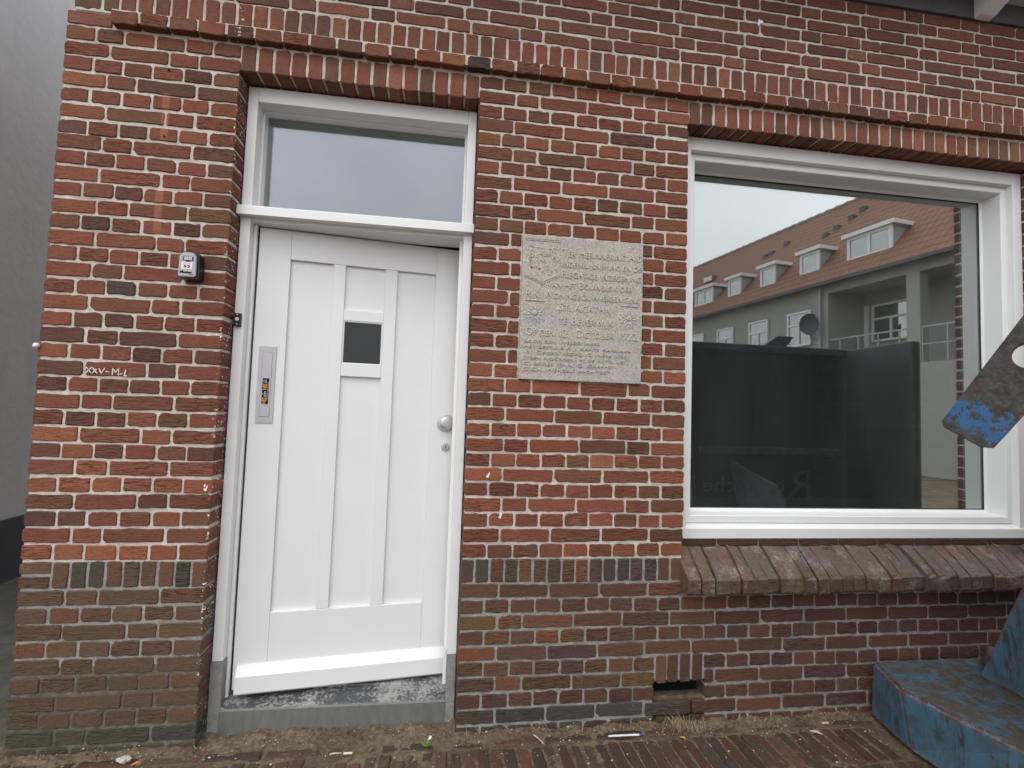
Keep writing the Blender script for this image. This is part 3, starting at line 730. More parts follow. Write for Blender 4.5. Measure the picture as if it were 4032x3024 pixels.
prof = [(0.0, 0.120), (0.030, 0.118), (0.034, 0.121), (0.038, 0.205), (0.050, 0.212), (0.050, 0.245), (0.0, 0.245)]
def ring(prof, x0, x1, z0, z1):
    v = []; f = []; n = len(prof)
    for (i, y) in prof: v += [(x0 + i, y, z0 + i), (x1 - i, y, z0 + i), (x1 - i, y, z1 - i), (x0 + i, y, z1 - i)]
    for k in range(n):
        for c in range(4):
            a, b = k * 4 + c, k * 4 + (c + 1) % 4; a2, b2 = ((k + 1) % n) * 4 + c, ((k + 1) % n) * 4 + (c + 1) % 4
            f.append((a, b, b2, a2))
    return v, f
v, f = ring(prof, IX0, IX1, IZ0, IZ1); mesh_obj('sash', v, f, MAT_WHITE, win)
bx('pane', MAT_GLASS, win, IX0 + 0.046, IX1 - 0.046, 0.2185, 0.2245, IZ0 + 0.046, IZ1 - 0.046, 0)
bx('inner_pane', MAT_GLASS_IN, win, IX0 + 0.046, IX1 - 0.046, 0.2365, 0.2405, IZ0 + 0.046, IZ1 - 0.046, 0).rotation_euler = (rad(0.10), 0, rad(0.12))
v, f = ring([(0.0505, 0.2125), (0.0535, 0.2125), (0.0535, 0.2178), (0.0505, 0.2178)], IX0, IX1, IZ0, IZ1); mesh_obj('glazing_seal', v, f, MAT_RUBBER, win)
bx('window_liner', MAT_WHITE, win, IX0 + 0.03, IX1 - 0.03, 0.2465, 0.60, IZ0 + 0.02, IZ0 + 0.04, 0)

# ------------------------------------------------------------------ door frame with transom light
DX0, DX1 = 0.003, XD1 - 0.003
fr = bx('door_frame', MAT_WHITE, house, DX0, 0.043, 0.088, 0.235, 0.262, 2.6125, 0.003)
def fpart(n, *a, **k): return bx(n, k.pop('mat', MAT_WHITE), fr, *a, **k)
fpart('frame_stile', 0.924, DX1, 0.088, 0.235, 0.262, 2.6125)
fpart('frame_head', 0.043, 0.924, 0.0885, 0.235, 2.550, 2.6125)
MB().prism([(0.055, 2.054), (0.055, 2.088), (0.060, 2.093), (0.20, 2.104), (0.235, 2.104), (0.235, 2.040), (0.10, 2.040), (0.096, 2.054)], -0.001, XD1 + 0.001, lambda a, b, x: (x, a, b)).build('transom_bar', MAT_WHITE, fr)
v, f = ring([(0.0, 0.150), (0.008, 0.150), (0.010, 0.183), (0.010, 0.230), (0.0, 0.230)], 0.0435, 0.9235, 2.1045, 2.5495); mesh_obj('glazing_bead', v, f, MAT_WHITE, fr)
bx('transom_pane', MAT_GLASS_T, fr, 0.050, 0.917, 0.186, 0.192, 2.111, 2.543, 0)
# stops behind the face of the frame
fpart('door_stop', 0.0432, 0.0555, 0.128, 0.145, 0.10, 2.040); fpart('door_stop', 0.9085, 0.9238, 0.128, 0.145, 0.12, 2.040, bev=0.001)
for xa, xb in ((DX0 - 0.001, 0.046), (0.922, DX1 + 0.001)):
    MB().prism([(xa, 0.084), (xb - 0.004, 0.084), (xb, 0.088), (xb, 0.235), (xa, 0.235)], -0.02, 0.260, lambda a, b, z: (a, b, z)).build('plinth_block', MAT_BLUESTONE, fr)
st = MB(); st.prism([(0.082, -0.02), (0.080, 0.074), (0.085, 0.082), (0.185, 0.098), (0.188, 0.104), (0.30, 0.108), (0.30, -0.02)], 0.0465, 0.9215, lambda a, b, x: (x, a, b))
st.build('doorstep', MAT_STEP, house)

# ------------------------------------------------------------------ the door, standing ajar
door = None
ANG = rad(7.5)
DZ0, DZ1, DW = 0.118, 2.036, 0.872
door = MB().box(0, DW, 0.016, 0.052, DZ0, DZ1, 0.002).build('door', MAT_DOOR, house)
door.location = (0.060, 0.150, 0); door.rotation_euler = (0, 0, ANG)
def dpart(n, u0, u1, z0, z1, y0=0.0, y1=0.0158, mat=None, bev=0.0016): return bx(n, mat or MAT_DOOR, door, u0, u1, y0, y1, z0, z1, bev)
U1, U2, U3, U4, U5, U6 = 0.127, 0.304, 0.355, 0.527, 0.580, 0.753
ZB, ZT = 0.417, 1.910
dpart('door_stile', 0.0, U1, DZ0, DZ1); dpart('door_stile', U6, DW, DZ0, DZ1)
dpart('door_rail', U1 + .0004, U6 - .0004, ZT, DZ1); dpart('door_rail', U1 + .0004, U6 - .0004, DZ0, ZB)
dpart('muntin', U2, U3, ZB + .0004, ZT - .0004, 0.0015); dpart('muntin', U4, U5, ZB + .0004, ZT - .0004, 0.0015)
dpart('cross_rail', U3 + .0004, U4 - .0004, 1.664, 1.711, 0.0015); dpart('cross_rail', U3 + .0004, U4 - .0004, 1.416, 1.470, 0.0015)
ob = dpart('small_window', U3 + 0.004, U4 - 0.004, 1.4705, 1.6635, 0.0125, 0.0157, MAT_INK, 0)
bx('small_pane', glass_material('small_dark_pane', 0.018, 0.08, veil=0.006), door, U3 + 0.001, U4 - 0.001, 0.0060, 0.0085, 1.4705, 1.6635, 0)
MB().prism([(-0.001, 0.219), (-0.012, 0.216), (-0.043, 0.186), (-0.045, 0.122), (-0.038, 0.114), (-0.001, 0.114)], 0.018, 0.862, lambda a, b, x: (x, a, b)).build('weather_board', MAT_DOOR, door)
v, f = ring([(0.0, 0.001), (0.006, 0.0035), (0.006, 0.0058), (0.0, 0.0058)], U3 + .001, U4 - .001, 1.4706, 1.6634); mesh_obj('pane_bead', v, f, MAT_DOOR, door)
# letter plate
lp = dpart('letter_plate', 0.026, 0.094, 1.202, 1.527, -0.0045, -0.0005, MAT_SILVER, 0.0012)
dpart('letter_flap', 0.0415, 0.0785, 1.230, 1.500, -0.0066, -0.0046, MAT_SILVER, 0.0006)
fl = MB()
for a in ((0.0400, 0.0413, 1.229, 1.501), (0.0787, 0.0800, 1.229, 1.501), (0.0413, 0.0787, 1.2283, 1.2296), (0.0413, 0.0787, 1.5004, 1.5017)): fl.box(a[0], a[1], -0.0052, -0.0046, a[2], a[3])
fl.build('flap_edge', MAT_GREYLINE, door)
dpart('sticker', 0.0460, 0.0735, 1.281, 1.392, -0.0072, -0.0067, MAT_STICKER, 0)
dpart('sticker_print', 0.0467, 0.0728, 1.2817, 1.3913, -0.0076, -0.0073, MAT_INK, 0)
def door_text(t, size, m, u, z, w, bold=0.0): return text_obj('lettering', t, size, m, door, wallmat(u, -0.0079, z, rad(90)), 0.0001, w, bold=bold)
door_text('NEE', 0.0195, MAT_ORANGE_INK, 0.0635, 1.2835, 0.0255, 0.0003); door_text('NEE', 0.0195, MAT_ORANGE_INK, 0.0640, 1.3420, 0.0255, 0.0003)
lines = MB()
for u, z0, z1 in ((0.0505, 1.3205, 1.3285), (0.0570, 1.311, 1.336), (0.0617, 1.311, 1.336), (0.0675, 1.298, 1.330), (0.0690, 1.336, 1.375), (0.0520, 1.373, 1.384), (0.0570, 1.371, 1.384), (0.0617, 1.370, 1.388)):
    lines.box(u - 0.0007, u + 0.0007, -0.0080, -0.0077, z0, z1)
lines.build('small_print', MAT_WHITE_INK, door)
MB().lathe([(0.0395, -0.0005), (0.0395, -0.005), (0.037, -0.0075), (0.031, -0.0082), (0.027, -0.0085), (0.0262, -0.012), (0.0275, -0.020), (0.0268, -0.0245), (0.024, -0.0265), (0.012, -0.0275), (0.003, -0.0277)], 40, lambda a, b, h: (0.826 + a, h, 1.222 + b)).build('door_knob', MAT_STEEL, door, True)
MB().lathe([(0.0185, -0.0005), (0.0185, -0.005), (0.016, -0.008), (0.0095, -0.0085), (0.0090, -0.0065), (0.004, -0.0063)], 28, lambda a, b, h: (0.829 + a, h, 1.112 + b)).build('lock_rosette', MAT_STEEL, door, True)
MB().box(0.8278, 0.8302, -0.0075, -0.0060, 1.104, 1.119).build('keyhole', MAT_INK, door)

# ------------------------------------------------------------------ eaves: dark strip, gutter, brackets, roof
bx('eave_strip', MAT_DARK_GREY, house, XL + 0.02, XR + 0.2, -0.012, 0.24, ZTOP + 0.1015, ZTOP + 0.16, 0.002)
bx('eave_strip', MAT_DARK_GREY, house, XU + 0.01, XR + 0.2, -0.020, -0.0045, ZTOP, ZTOP + 0.1005, 0.002)  # dark grey strip between the wall top and the gutter
g = MB(); g.prism([(-0.02, 3.420), (-0.30, 3.420), (-0.345, 3.445), (-0.36, 3.54), (-0.345, 3.54), (-0.33, 3.46), (-0.02, 3.45)], XL - 0.1, XR + 0.3, lambda a, b, x: (x, a, b)); g.build('gutter', MAT_GUTTER, house)
for xb_ in (-0.3, 0.93, 2.165, 3.405, 4.64):
    MB().prism([(-0.021, 3.312), (-0.05, 3.318), (-0.11, 3.345), (-0.17, 3.378), (-0.24, 3.398), (-0.295, 3.4035), (-0.295, 3.4195), (-0.021, 3.4195)], xb_, xb_ + 0.085, lambda a, b, x: (x, a, b)).build('gutter_bracket', MAT_WHITE, house)
rf = MB(); rf.prism([(-0.40, 3.50), (-0.40, 3.56), (1.7, 4.9), (3.9, 3.56), (3.9, 3.50), (1.7, 4.8)], XL - 0.15, XR + 0.35, lambda a, b, x: (x, a, b)); rf.build('roof', MAT_TILE, house)

# ------------------------------------------------------------------ marks on the brickwork
MB().lathe([(0.0048, 0.0), (0.0048, 0.0012)], 10, lambda a, b, h: (-0.260 + a, -0.0022 - h, 2.585 + b)).build('drill_hole', MAT_INK, house)
MB().lathe([(0.0048, 0.0), (0.0048, 0.0012)], 10, lambda a, b, h: (-0.259 + a, -0.0022 - h, 2.315 + b)).build('drill_hole', MAT_INK, house)
def strokes(name, segs, w, mat, parent, fn, jit=0.0):
    m = MB()
    for (a, b, c, d) in segs:
        n = max(1, int(math.hypot(c - a, d - b) / 0.006)); 
        for i in range(n):
            if rng.random() < jit: continue
            p0 = Vector((a + (c - a) * i / n, b + (d - b) * i / n)); p1 = Vector((a + (c - a) * (i + 1.15) / n, b + (d - b) * (i + 1.15) / n))
            t = (p1 - p0).normalized(); q = Vector((-t.y, t.x)) * w * U(0.35, 0.6)
            pts = [p0 + q, p0 - q, p1 - q * U(.7, 1.2), p1 + q * U(.7, 1.2)]
            m.prism([(p.x, p.y) for p in pts], 0.0, 0.0009, fn)
    return m.build(name, mat, parent)
cx0, cz0 = -0.480, 1.378
ch = []
def glyph(x, segs, sc=0.021): ch.extend([(cx0 + x + a * sc, cz0 + b * sc - x * 0.05, cx0 + x + c * sc, cz0 + d * sc - x * 0.05) for a, b, c, d in segs])
glyph(0.000, [(0, .6, .5, .6)]); glyph(0.013, [(0, 0, .8, 1), (0, 1, .8, 0)]); glyph(0.034, [(0, 0, .8, 1), (0, 1, .8, 0)]); glyph(0.056, [(0, 1, .4, .1), (.4, .1, .9, 1)])
glyph(0.079, [(0, .5, .5, .5)]); glyph(0.103, [(0, 0, 0, 1.2), (0, 1.2, .5, .5), (.5, .5, .95, 1.2), (.95, 1.2, 1, 0)]); glyph(0.127, [(0, .3, .4, .3)]); glyph(0.142, [(0.3, 1.1, .1, 0), (.1, 0, .9, 0)])
strokes('chalk_writing', ch, 0.0032, MAT_CHALK, house, lambda a, b, h: (a, -0.0030 - h, b), 0.12)
def splat(name, x, y, z, r, seed, mat=MAT_CHALK, parent=house):
    q = random.Random(seed); m = MB()
    for i in range(5):
        a, d = q.uniform(0, 6.3), q.uniform(0, r); rr = r * q.uniform(0.25, 0.6)
        pts = [(x + d * math.cos(a) + rr * math.cos(t) * q.uniform(.6, 1.2), z + d * math.sin(a) * 1.5 + rr * math.sin(t) * q.uniform(.6, 1.4)) for t in (k * 0.7 for k in range(9))]
        m.prism(pts, 0, 0.0012 + 0.0006 * i, lambda u_, v_, h: (u_, y - h, v_))
    return m.build(name, mat, parent)
splat('bird_dropping', 2.255, -0.0075, 3.135, 0.016, 3)
splat('plaster_blob', -0.018, -0.0015, 0.956, 0.010, 4)
splat('paint_splash', 1.060, -0.0015, 1.02, 0.009, 5); splat('paint_splash', 1.115, -0.002, 0.86, 0.010, 6)
tag(MB().lathe([(0.006, 0), (0.0095, -0.006), (0.0095, -0.016), (0.005, -0.021), (0.001, -0.022)], 16, lambda a, b, h: (-0.638 + a, 0.004 + h, 1.471 + b)).build('wall_hook', MAT_WHITE_INK, None, True), 'small white knob on the outer left corner of the brick pier', 'hook')

# ------------------------------------------------------------------ memorial plaque
pq = thing('memorial_plaque', 'weathered grey limestone memorial plaque with raised lettering between door and window', 'plaque', (1.44, -0.002, 1.419))
L = lambda x, z: (x - 1.44, z - 1.419)
def pbox(n, x0, x1, y0, y1, z0, z1, bev=0.003): return bx(n, MAT_PLAQUE, pq, x0 - 1.44, x1 - 1.44, y0, y1, z0 - 1.419, z1 - 1.419, bev)
slab = pbox('slab', 1.172, 1.709, -0.008, 0.05, 1.422, 2.041)
def ptext(t, x, z, w, size): return text_obj('lettering', t, size, MAT_LETTER, pq, wallmat(x - 1.44, -0.0085, z - 1.419), 0.0028, w, True, -0.0003)
ptext('Ter Herinnering A/d', 1.345, 1.957, 0.357, 0.050); ptext('Ingebruikneming en de', 1.343, 1.912, 0.357, 0.042)
ptext('Plechtige Inzegening', 1.343, 1.866, 0.357, 0.046); ptext('van het Bouwblok der', 1.285, 1.820, 0.375, 0.044)
ptext('R.K. Woningbouwvereeniging', 1.193, 1.773, 0.505, 0.046); ptext('St. Agatha', 1.337, 1.722, 0.225, 0.050)
ptext('te Beverwijk', 1.337, 1.664, 0.240, 0.050); ptext('Op den 12', 1.195, 1.610, 0.180, 0.050); ptext('October 1922', 1.412, 1.610, 0.275, 0.050)
for z, t, w in ((1.580, 'door den WelEd. Heer', .33), (1.556, 'Het Bestuur A.J. Kants Kapelaan', .47), (1.532, 'W. Geysen voorz. G. Nerk secr.', .46), (1.508, 'Steen Noorden, H. de Ratz, lid', .44), (1.484, 'C. Broer penn. G. Grafmet', .40), (1.460, 'G.Ch. Wengels architect', .38)):
    ptext(t, 1.190, z, w, 0.021)
def rosette(cx, cz, r):
    m = MB()
    for ringn, (r0, r1, wd, y, off) in enumerate(((0.30, 1.0, 0.20, 0.0030, 0.0), (0.25, 0.72, 0.16, 0.0050, 0.5))):
        for k in range(12):
            a = (k + off) * math.pi / 6; d = Vector((math.cos(a), math.sin(a))); q = Vector((-d.y, d.x))
            o_ = [(r0, 0.3, .6), (0.5 * (r0 + r1), 1.0, 1.0), (0.8 * r1 + .2 * r0, 1.0, .9), (r1, 0.35, .3)]
            v = []
            for rr, wf, hf in o_:
                for s_ in (-1, 0, 1):
                    p = d * rr * r + q * s_ * wd * wf * r * 0.9
                    v.append((cx + p.x - 1.44, -0.0078 - (y * hf if s_ == 0 else y * 0.45 * hf), cz + p.y - 1.419))
            n0 = len(v)
            for i in range(4):
                for s_ in (0, 2): x_, y_, z_ = v[i*3 + s_]; v.append((x_, -0.007, z_))
            f = []
            for i in range(3):
                f += [(i*3, i*3+1, i*3+4, i*3+3), (i*3+1, i*3+2, i*3+5, i*3+4), (n0+i*2, i*3, i*3+3, n0+i*2+2), (i*3+2, n0+i*2+1, n0+i*2+3, i*3+5)]
            f += [(9, 10, 11, n0 + 7, n0 + 6), (0, 1, 2, n0 + 1, n0)]
            m.add(v, f)
    m.lathe([(0.27 * r, 0.007), (0.27 * r, 0.0115), (0.19 * r, 0.0140), (0.05 * r, 0.0148)], 16, lambda a, b, h: (cx + a - 1.44, -h, cz + b - 1.419))
    return m.build('rosette', MAT_PLAQUE, pq, True)
rosette(1.231, 1.705, 0.047); rosette(1.648, 1.705, 0.045)
bx('rosette_ledge', MAT_PLAQUE, pq, 1.190-1.44, 1.275-1.44, -0.0115, -0.0075, 1.757-1.419, 1.7605-1.419, 0.0008); bx('rosette_ledge', MAT_PLAQUE, pq, 1.610-1.44, 1.690-1.44, -0.0115, -0.0075, 1.757-1.419, 1.7605-1.419, 0.0008)
rl = MB()
def ridge(x0, z0, x1, z1, w=0.0035):
    p0, p1 = Vector((x0 - 1.44, z0 - 1.419)), Vector((x1 - 1.44, z1 - 1.419)); t = (p1 - p0).normalized(); q = Vector((-t.y, t.x)) * w / 2
    rl.prism([tuple(p0 + q), tuple(p0 - q), tuple(p1 - q), tuple(p1 + q)], 0, 1, lambda a, b, h: (a, -0.0075 - 0.0028 * h, b))
for a in ((1.182, 2.026, 1.332, 2.026), (1.182, 2.019, 1.332, 2.019), (1.334, 2.030, 1.334, 1.87), (1.186, 1.862, 1.258, 1.832), (1.258, 1.832, 1.330, 1.866), (1.190, 1.869, 1.258, 1.840), (1.258, 1.840, 1.326, 1.873)): ridge(*a)
for k in range(46):                                     # worn coat of arms, no longer legible
    a = U(0, 6.3); x = U(1.20, 1.32); z = U(1.872, 2.0); l_ = U(0.006, 0.018); ridge(x, z, x + l_ * math.cos(a), z + l_ * math.sin(a), U(0.003, 0.007))
rl.build('worn_shield', MAT_PLAQUE, pq)

# ------------------------------------------------------------------ key safe, door bell
ks = thing('key_safe', 'small grey and black key safe with number dials on brick pier', 'key safe', (-0.1175, 0, 1.750))
def arch_poly(w, h, rise, r=0.006):
    pts = [(-w/2 + r, 0), (w/2 - r, 0), (w/2, r)]
    pts += [(w/2 - 0.002, h - rise - r * 0.6)] 
    for i in range(9):
        t = i / 8; a = math.pi * t; pts.append(((w/2 - 0.008) * math.cos(a) ** 1 if False else (w/2 - 0.006) * math.cos(a), h - rise + rise * math.sin(a) ** 0.75))
    pts += [(-w/2 + 0.002, h - rise - r * 0.6), (-w/2, r)]
    return pts
kb = MB().prism(arch_poly(0.074, 0.106, 0.013), -0.001, 0.046, lambda a, b, d: (a, -d, b)).build('body', MAT_BLACK, ks)
bm = bmesh.new(); bm.from_mesh(kb.data); bmesh.ops.bevel(bm, geom=[e for e in bm.edges if all(abs(v.co.y + 0.046) < 1e-4 for v in e.verts)], offset=0.004, segments=2, affect='EDGES'); bm.to_mesh(kb.data); bm.free()
fp = MB().prism(arch_poly(0.063, 0.094, 0.011), 0.0462, 0.0525, lambda a, b, d: (a - 0.001, -d, b + 0.005)).build('face_plate', plain('grey_face_paint', (0.36, 0.355, 0.36), 0.42, 0.2, var=0.04), ks)
bm = bmesh.new(); bm.from_mesh(fp.data); bmesh.ops.bevel(bm, geom=[e for e in bm.edges if all(abs(v.co.y + 0.0525) < 1e-4 for v in e.verts)], offset=0.002, segments=2, affect='EDGES'); bm.to_mesh(fp.data); bm.free()
MB().prism([(-0.021, 0.068), (0.020, 0.068), (0.020, 0.083), (0.012, 0.088), (-0.013, 0.088), (-0.021, 0.083)], 0.0528, 0.0533, lambda a, b, d: (a, -d, b)).build('dial_recess', MAT_GREYLINE, ks)
MB().prism([(-0.016, 0.0665), (0.019, 0.0665), (0.019, 0.081), (-0.016, 0.081)], 0.0536, 0.0541, lambda a, b, d: (a, -d, b)).build('dial_slot', MAT_INK, ks)
for i in range(4):
    w = MB(); x = -0.0085 + i * 0.0071
    w.box(x - 0.0027, x + 0.0027, -0.0565, -0.0540, 0.0742, 0.0795, 0.0008); w.box(x - 0.0027, x + 0.0027, -0.0565, -0.0540, 0.0675, 0.0728, 0.0008); w.build('number_wheel', MAT_WHITE_INK, ks)
bx('shackle_button', MAT_INK, ks, -0.006, 0.008, -0.0555, -0.0540, 0.0630, 0.0662, 0.0008)
bx('sticker', MAT_STICKER, ks, -0.021, 0.017, -0.0532, -0.0527, 0.0335, 0.0605, 0)
rs_ = MB(); rs_.box(-0.0165, 0.0130, -0.0536, -0.0533, 0.0492, 0.0502); rs_.box(-0.0165, 0.0130, -0.0536, -0.0533, 0.0440, 0.0450); rs_.build('red_lines', MAT_RED_INK, ks)
text_obj('lettering', 'extra', 0.0085, MAT_GREYLINE, ks, wallmat(-0.0155, -0.0535, 0.0535), 0.0001, 0.027, bold=0.0001)
text_obj('lettering', '52', 0.014, MAT_INK, ks, wallmat(-0.0135, -0.0539, 0.0385), 0.0001, 0.024, bold=0.0002)
text_obj('lettering', 'Master', 0.0135, MAT_INK, ks, wallmat(-0.0245, -0.0532, 0.0175), 0.0001, 0.043, bold=0.0005)
text_obj('lettering', 'Lock', 0.0065, MAT_INK, ks, wallmat(0.0065, -0.0532, 0.0115), 0.0001, 0.016, bold=0.0002)
db = thing('door_bell', 'black bell push with round white button on left door frame', 'door bell', (0.0215, 0.0875, 1.594))
bx('housing', MAT_BLACK, db, -0.0125, 0.0125, -0.013, 0.0, 0.0, 0.054, 0.002)
MB().lathe([(0.0078, -0.0132), (0.0078, -0.0150), (0.006, -0.0162), (0.002, -0.0165)], 20, lambda a, b, h: (a - 0.0015, h, 0.029 + b)).build('button', MAT_WHITE_INK, db, True)
for z in (0.048, 0.009): MB().lathe([(0.0026, -0.0132), (0.0026, -0.0142), (0.001, -0.0146)], 12, lambda a, b, h: (a - 0.001, h, z + b)).build('screw', MAT_WHITE_INK, db, True)

# ------------------------------------------------------------------ paving
def paver_variant(w, l, seed):
    q = random.Random(seed); v = []; f = []
    def rg(ins, z): return [(sx * (w/2 - ins) + q.gauss(0, .0012), sy * (l/2 - ins) + q.gauss(0, .0015), z + q.gauss(0, .001)) for sx, sy in ((-1,-1),(0,-1),(1,-1),(1,0),(1,1),(0,1),(-1,1),(-1,0))]
    v = rg(0, -0.05) + rg(0, -0.006) + rg(0.006, 0.0) + [(0, 0, q.uniform(-.001, .002))]
    for r in range(2):
        for i in range(8): f.append((r*8+i, r*8+(i+1)%8, (r+1)*8+(i+1)%8, (r+1)*8+i))
    for i in range(8): f.append((16+i, 16+(i+1)%8, 24))
    return v, f
PV = []
for i in range(10):
    v, f = paver_variant(0.0438, 0.195, 700 + i); me = bpy.data.meshes.new('paver'); me.from_pydata(v, [], f); me.update(); me.materials.append(MAT_PAVER)
    ca = me.color_attributes.new('tint', 'FLOAT_COLOR', 'POINT'); ca.data.foreach_set('color', [1.0] * (4 * len(v))); PV.append((me, v, f))
pav = bpy.data.objects.new('pavement', None); link(pav); pav['kind'] = 'structure'
PC = [(.075,.044,.030), (.085,.047,.032), (.065,.044,.032), (.055,.041,.032), (.098,.047,.031), (.078,.052,.035)]
def pcol(): c = rng.choice(PC); k = U(.75, 1.2); return tuple(x * k for x in c)
def paver(x, y, z, rz, tilt=0.02):
    o = bpy.data.objects.new('paver', PV[rng.randrange(10)][0]); COL.objects.link(o); o.parent = pav
    o.location = (x, y, z); o.rotation_euler = (U(-tilt, tilt), U(-tilt, tilt), rz + U(-.02, .02)); o.color = (*pcol(), 1); o.scale = (U(.95, 1.04), U(.97, 1.02), 1)
x = -0.78
while x < 2.72:
    paver(x + 0.103, -0.066 + U(-.004, .004), U(-.007, .001), rad(90), 0.012); x += 0.209
for row, y in enumerate((-0.205, -0.411)):
    x = -0.78 + row * 0.02
    while x < 2.78:
        if not (x > 2.68 and y > -0.3): paver(x, y + U(-.006, .006) - (0.03 if rng.random() < 0.12 else 0), U(-.006, .002), 0, 0.015)
        x += 0.0512 + U(-.0008, .0012)
v = []; f = []; col = []
for row in range(2, 22):
    y = -0.205 - row * 0.206; x = -2.0 if row > 3 else -0.78
    while x < 7.0:
        _, bv, bf = PV[rng.randrange(10)]; n0 = len(v); c = pcol(); dz = U(-.006, .002)
        v += [(x + p[0], y + p[1], p[2] + dz) for p in bv]; f += [tuple(i + n0 for i in q) for q in bf]; col += [*c, 1] * len(bv); x += 0.0512
o = mesh_obj('street_pavers', v, f, MAT_PAVER, pav); o['kind'] = 'stuff'
ca = o.data.color_attributes.new('tint', 'FLOAT_COLOR', 'POINT'); ca.data.foreach_set('color', col)

# ------------------------------------------------------------------ blue steel container at the right
sk = thing('steel_container', 'rusty blue steel skip container standing close to the wall below the window', 'container', (3.3, -1.2, 0))
O = Vector((3.3, -1.2, 0))
def S(p): return tuple(Vector(p) - O)
def loft(name, lo, hi, mat, parent, bev=0.012):
    n = len(lo); v = [S(p) for p in lo] + [S(p) for p in hi]
    f = [tuple(range(n - 1, -1, -1)), tuple(range(n, 2*n))] + [(i, (i+1) % n, n + (i+1) % n, n + i) for i in range(n)]
    o = mesh_obj(name, v, f, mat, parent); bm = bmesh.new(); bm.from_mesh(o.data)
    bmesh.ops.bevel(bm, geom=bm.edges[:], offset=bev, segments=3, affect='EDGES')
    bmesh.ops.triangulate(bm, faces=[f for f in bm.faces if len(f.verts) > 4])
    bm.to_mesh(o.data); bm.free(); return o
loft('base_frame', [(2.785, -0.035, 0.002), (2.742, -0.265, 0.002), (2.765, -0.66, 0.002), (2.80, -3.3, 0.002), (4.05, -3.3, 0.002), (4.05, -0.035, 0.002)],
     [(2.790, -0.045, 0.238), (2.705, -0.262, 0.238), (2.785, -0.64, 0.238), (2.81, -3.3, 0.238), (4.05, -3.3, 0.238), (4.05, -0.045, 0.238)], MAT_BLUE, sk, 0.012)
EY = -1.00                                 # wall-side end of the hull
loft('hull', [(2.78, EY, 0.240), (4.05, EY, 0.240), (4.05, -3.2, 0.240), (2.78, -3.2, 0.240)], [(2.62, EY - 0.02, 1.83), (4.10, EY - 0.02, 1.83), (4.10, -3.25, 1.83), (2.62, -3.25, 1.83)], MAT_HULL, sk, 0.018)
loft('end_cheek', [(3.145, -0.20, 0.239), (3.03, -0.51, 0.86), (3.0, EY + 0.012, 0.98), (3.145, EY + 0.012, 0.239)], [(3.175, -0.20, 0.239), (3.06, -0.51, 0.86), (3.03, EY + 0.012, 0.98), (3.175, EY + 0.012, 0.239)], MAT_BLUE, sk, 0.006)
loft('corner_gusset', [(3.15, -0.215, 0.2395), (3.345, -0.05, 0.2395), (3.36, -0.075, 0.2395), (3.17, -0.235, 0.2395)], [(3.12, -0.26, 0.36), (3.20, -0.19, 0.36), (3.22, -0.20, 0.36), (3.14, -0.27, 0.36)], MAT_BLUE, sk, 0.005)
bx('side_post', MAT_HULL, sk, 3.97 - O.x, 4.03 - O.x, EY + 0.016 - O.y, -0.42 - O.y, 0.2405, 1.85, 0.008)
rimm = MB()
rimm.box(2.58 - O.x, 4.12 - O.x, EY - 0.06 - O.y, EY + 0.015 - O.y, 1.80, 1.86, 0.01); rimm.build('top_rim', MAT_BLUE, sk)
bx('side_rim', MAT_BLUE, sk, 2.58 - O.x, 2.66 - O.x, -3.25 - O.y, EY - 0.06 - O.y, 1.80, 1.86, 0.01); bx('side_rim', MAT_BLUE, sk, 4.02 - O.x, 4.10 - O.x, -3.25 - O.y, EY - 0.06 - O.y, 1.80, 1.86, 0.01)
bx('stiffener', MAT_BLUE, sk, 2.76 - O.x, 3.96 - O.x, EY + 0.0005 - O.y, EY + 0.04 - O.y, 1.02, 1.08, 0.01)
MB().prism([(-0.12, 0), (0.06, 0), (0.12, 0.075), (-0.02, 0.075)], -0.03, 0.03, lambda a, b, d: S((3.42 + a, EY - 0.03 + d, 1.862 + b))).build('rim_flap', MAT_BLUE, sk)
# lettering on the wall-side end (reads from the wall side)
mt = Matrix(((-1, 0, 0), (0, 0, 1), (0, 1, 0))).transposed().to_4x4()
def end_text(t, x, z, size, w):
    m = mt.copy(); m.translation = Vector((x, EY + 0.0045, z)) - O
    return text_obj('lettering', t, size, MAT_FADED, sk, m, 0.001, w)
end_text('R', 3.68, 0.70, 0.30, 0.20); end_text('oedriche', 3.46, 0.74, 0.16, 0.66)
# lifting bar, hanging in front of the window
ub = Vector((0.6, -0.8, 0)); nb = Vector((-0.8, -0.6, 0))
al = Vector((0.503, 0.864))                       # along the bar in (u, z)
P0b = Vector((2.44, -0.8, 0))
outer = [(-0.091, 1.300), (-0.0855, 1.281), (-0.006, 1.227), (0.022, 1.2265), (0.084, 1.322), (0.310, 1.712), (0.30, 1.80), (0.225, 1.842), (0.089, 1.608)]
hc, hr = (0.097, 1.489), 0.0345
org2 = Vector((-0.03, 1.263)); pr2 = Vector((al.y, -al.x))
def inv(u, z): d = Vector((u, z)) - org2; return (d.dot(al), d.dot(pr2))
oc = [inv(*p) for p in outer]; hole = [inv(hc[0] + hr * math.cos(a), hc[1] + hr * math.sin(a)) for a in (2*math.pi*k/28 for k in range(28))]
bm = bmesh.new()
vo = [bm.verts.new((a, b, 0)) for a, b in oc]; vh = [bm.verts.new((a, b, 0)) for a, b in hole]
eds = [bm.edges.new((vo[i], vo[(i+1) % len(vo)])) for i in range(len(vo))] + [bm.edges.new((vh[i], vh[(i+1) % len(vh)])) for i in range(len(vh))]
bmesh.ops.triangle_fill(bm, use_beauty=True, edges=eds)
cen = [f for f in bm.faces if (f.calc_center_median() - Vector((*inv(*hc), 0))).length < hr * 0.8 and all(v in vh for v in f.verts)]
if cen: bmesh.ops.delete(bm, geom=cen, context='FACES_ONLY')
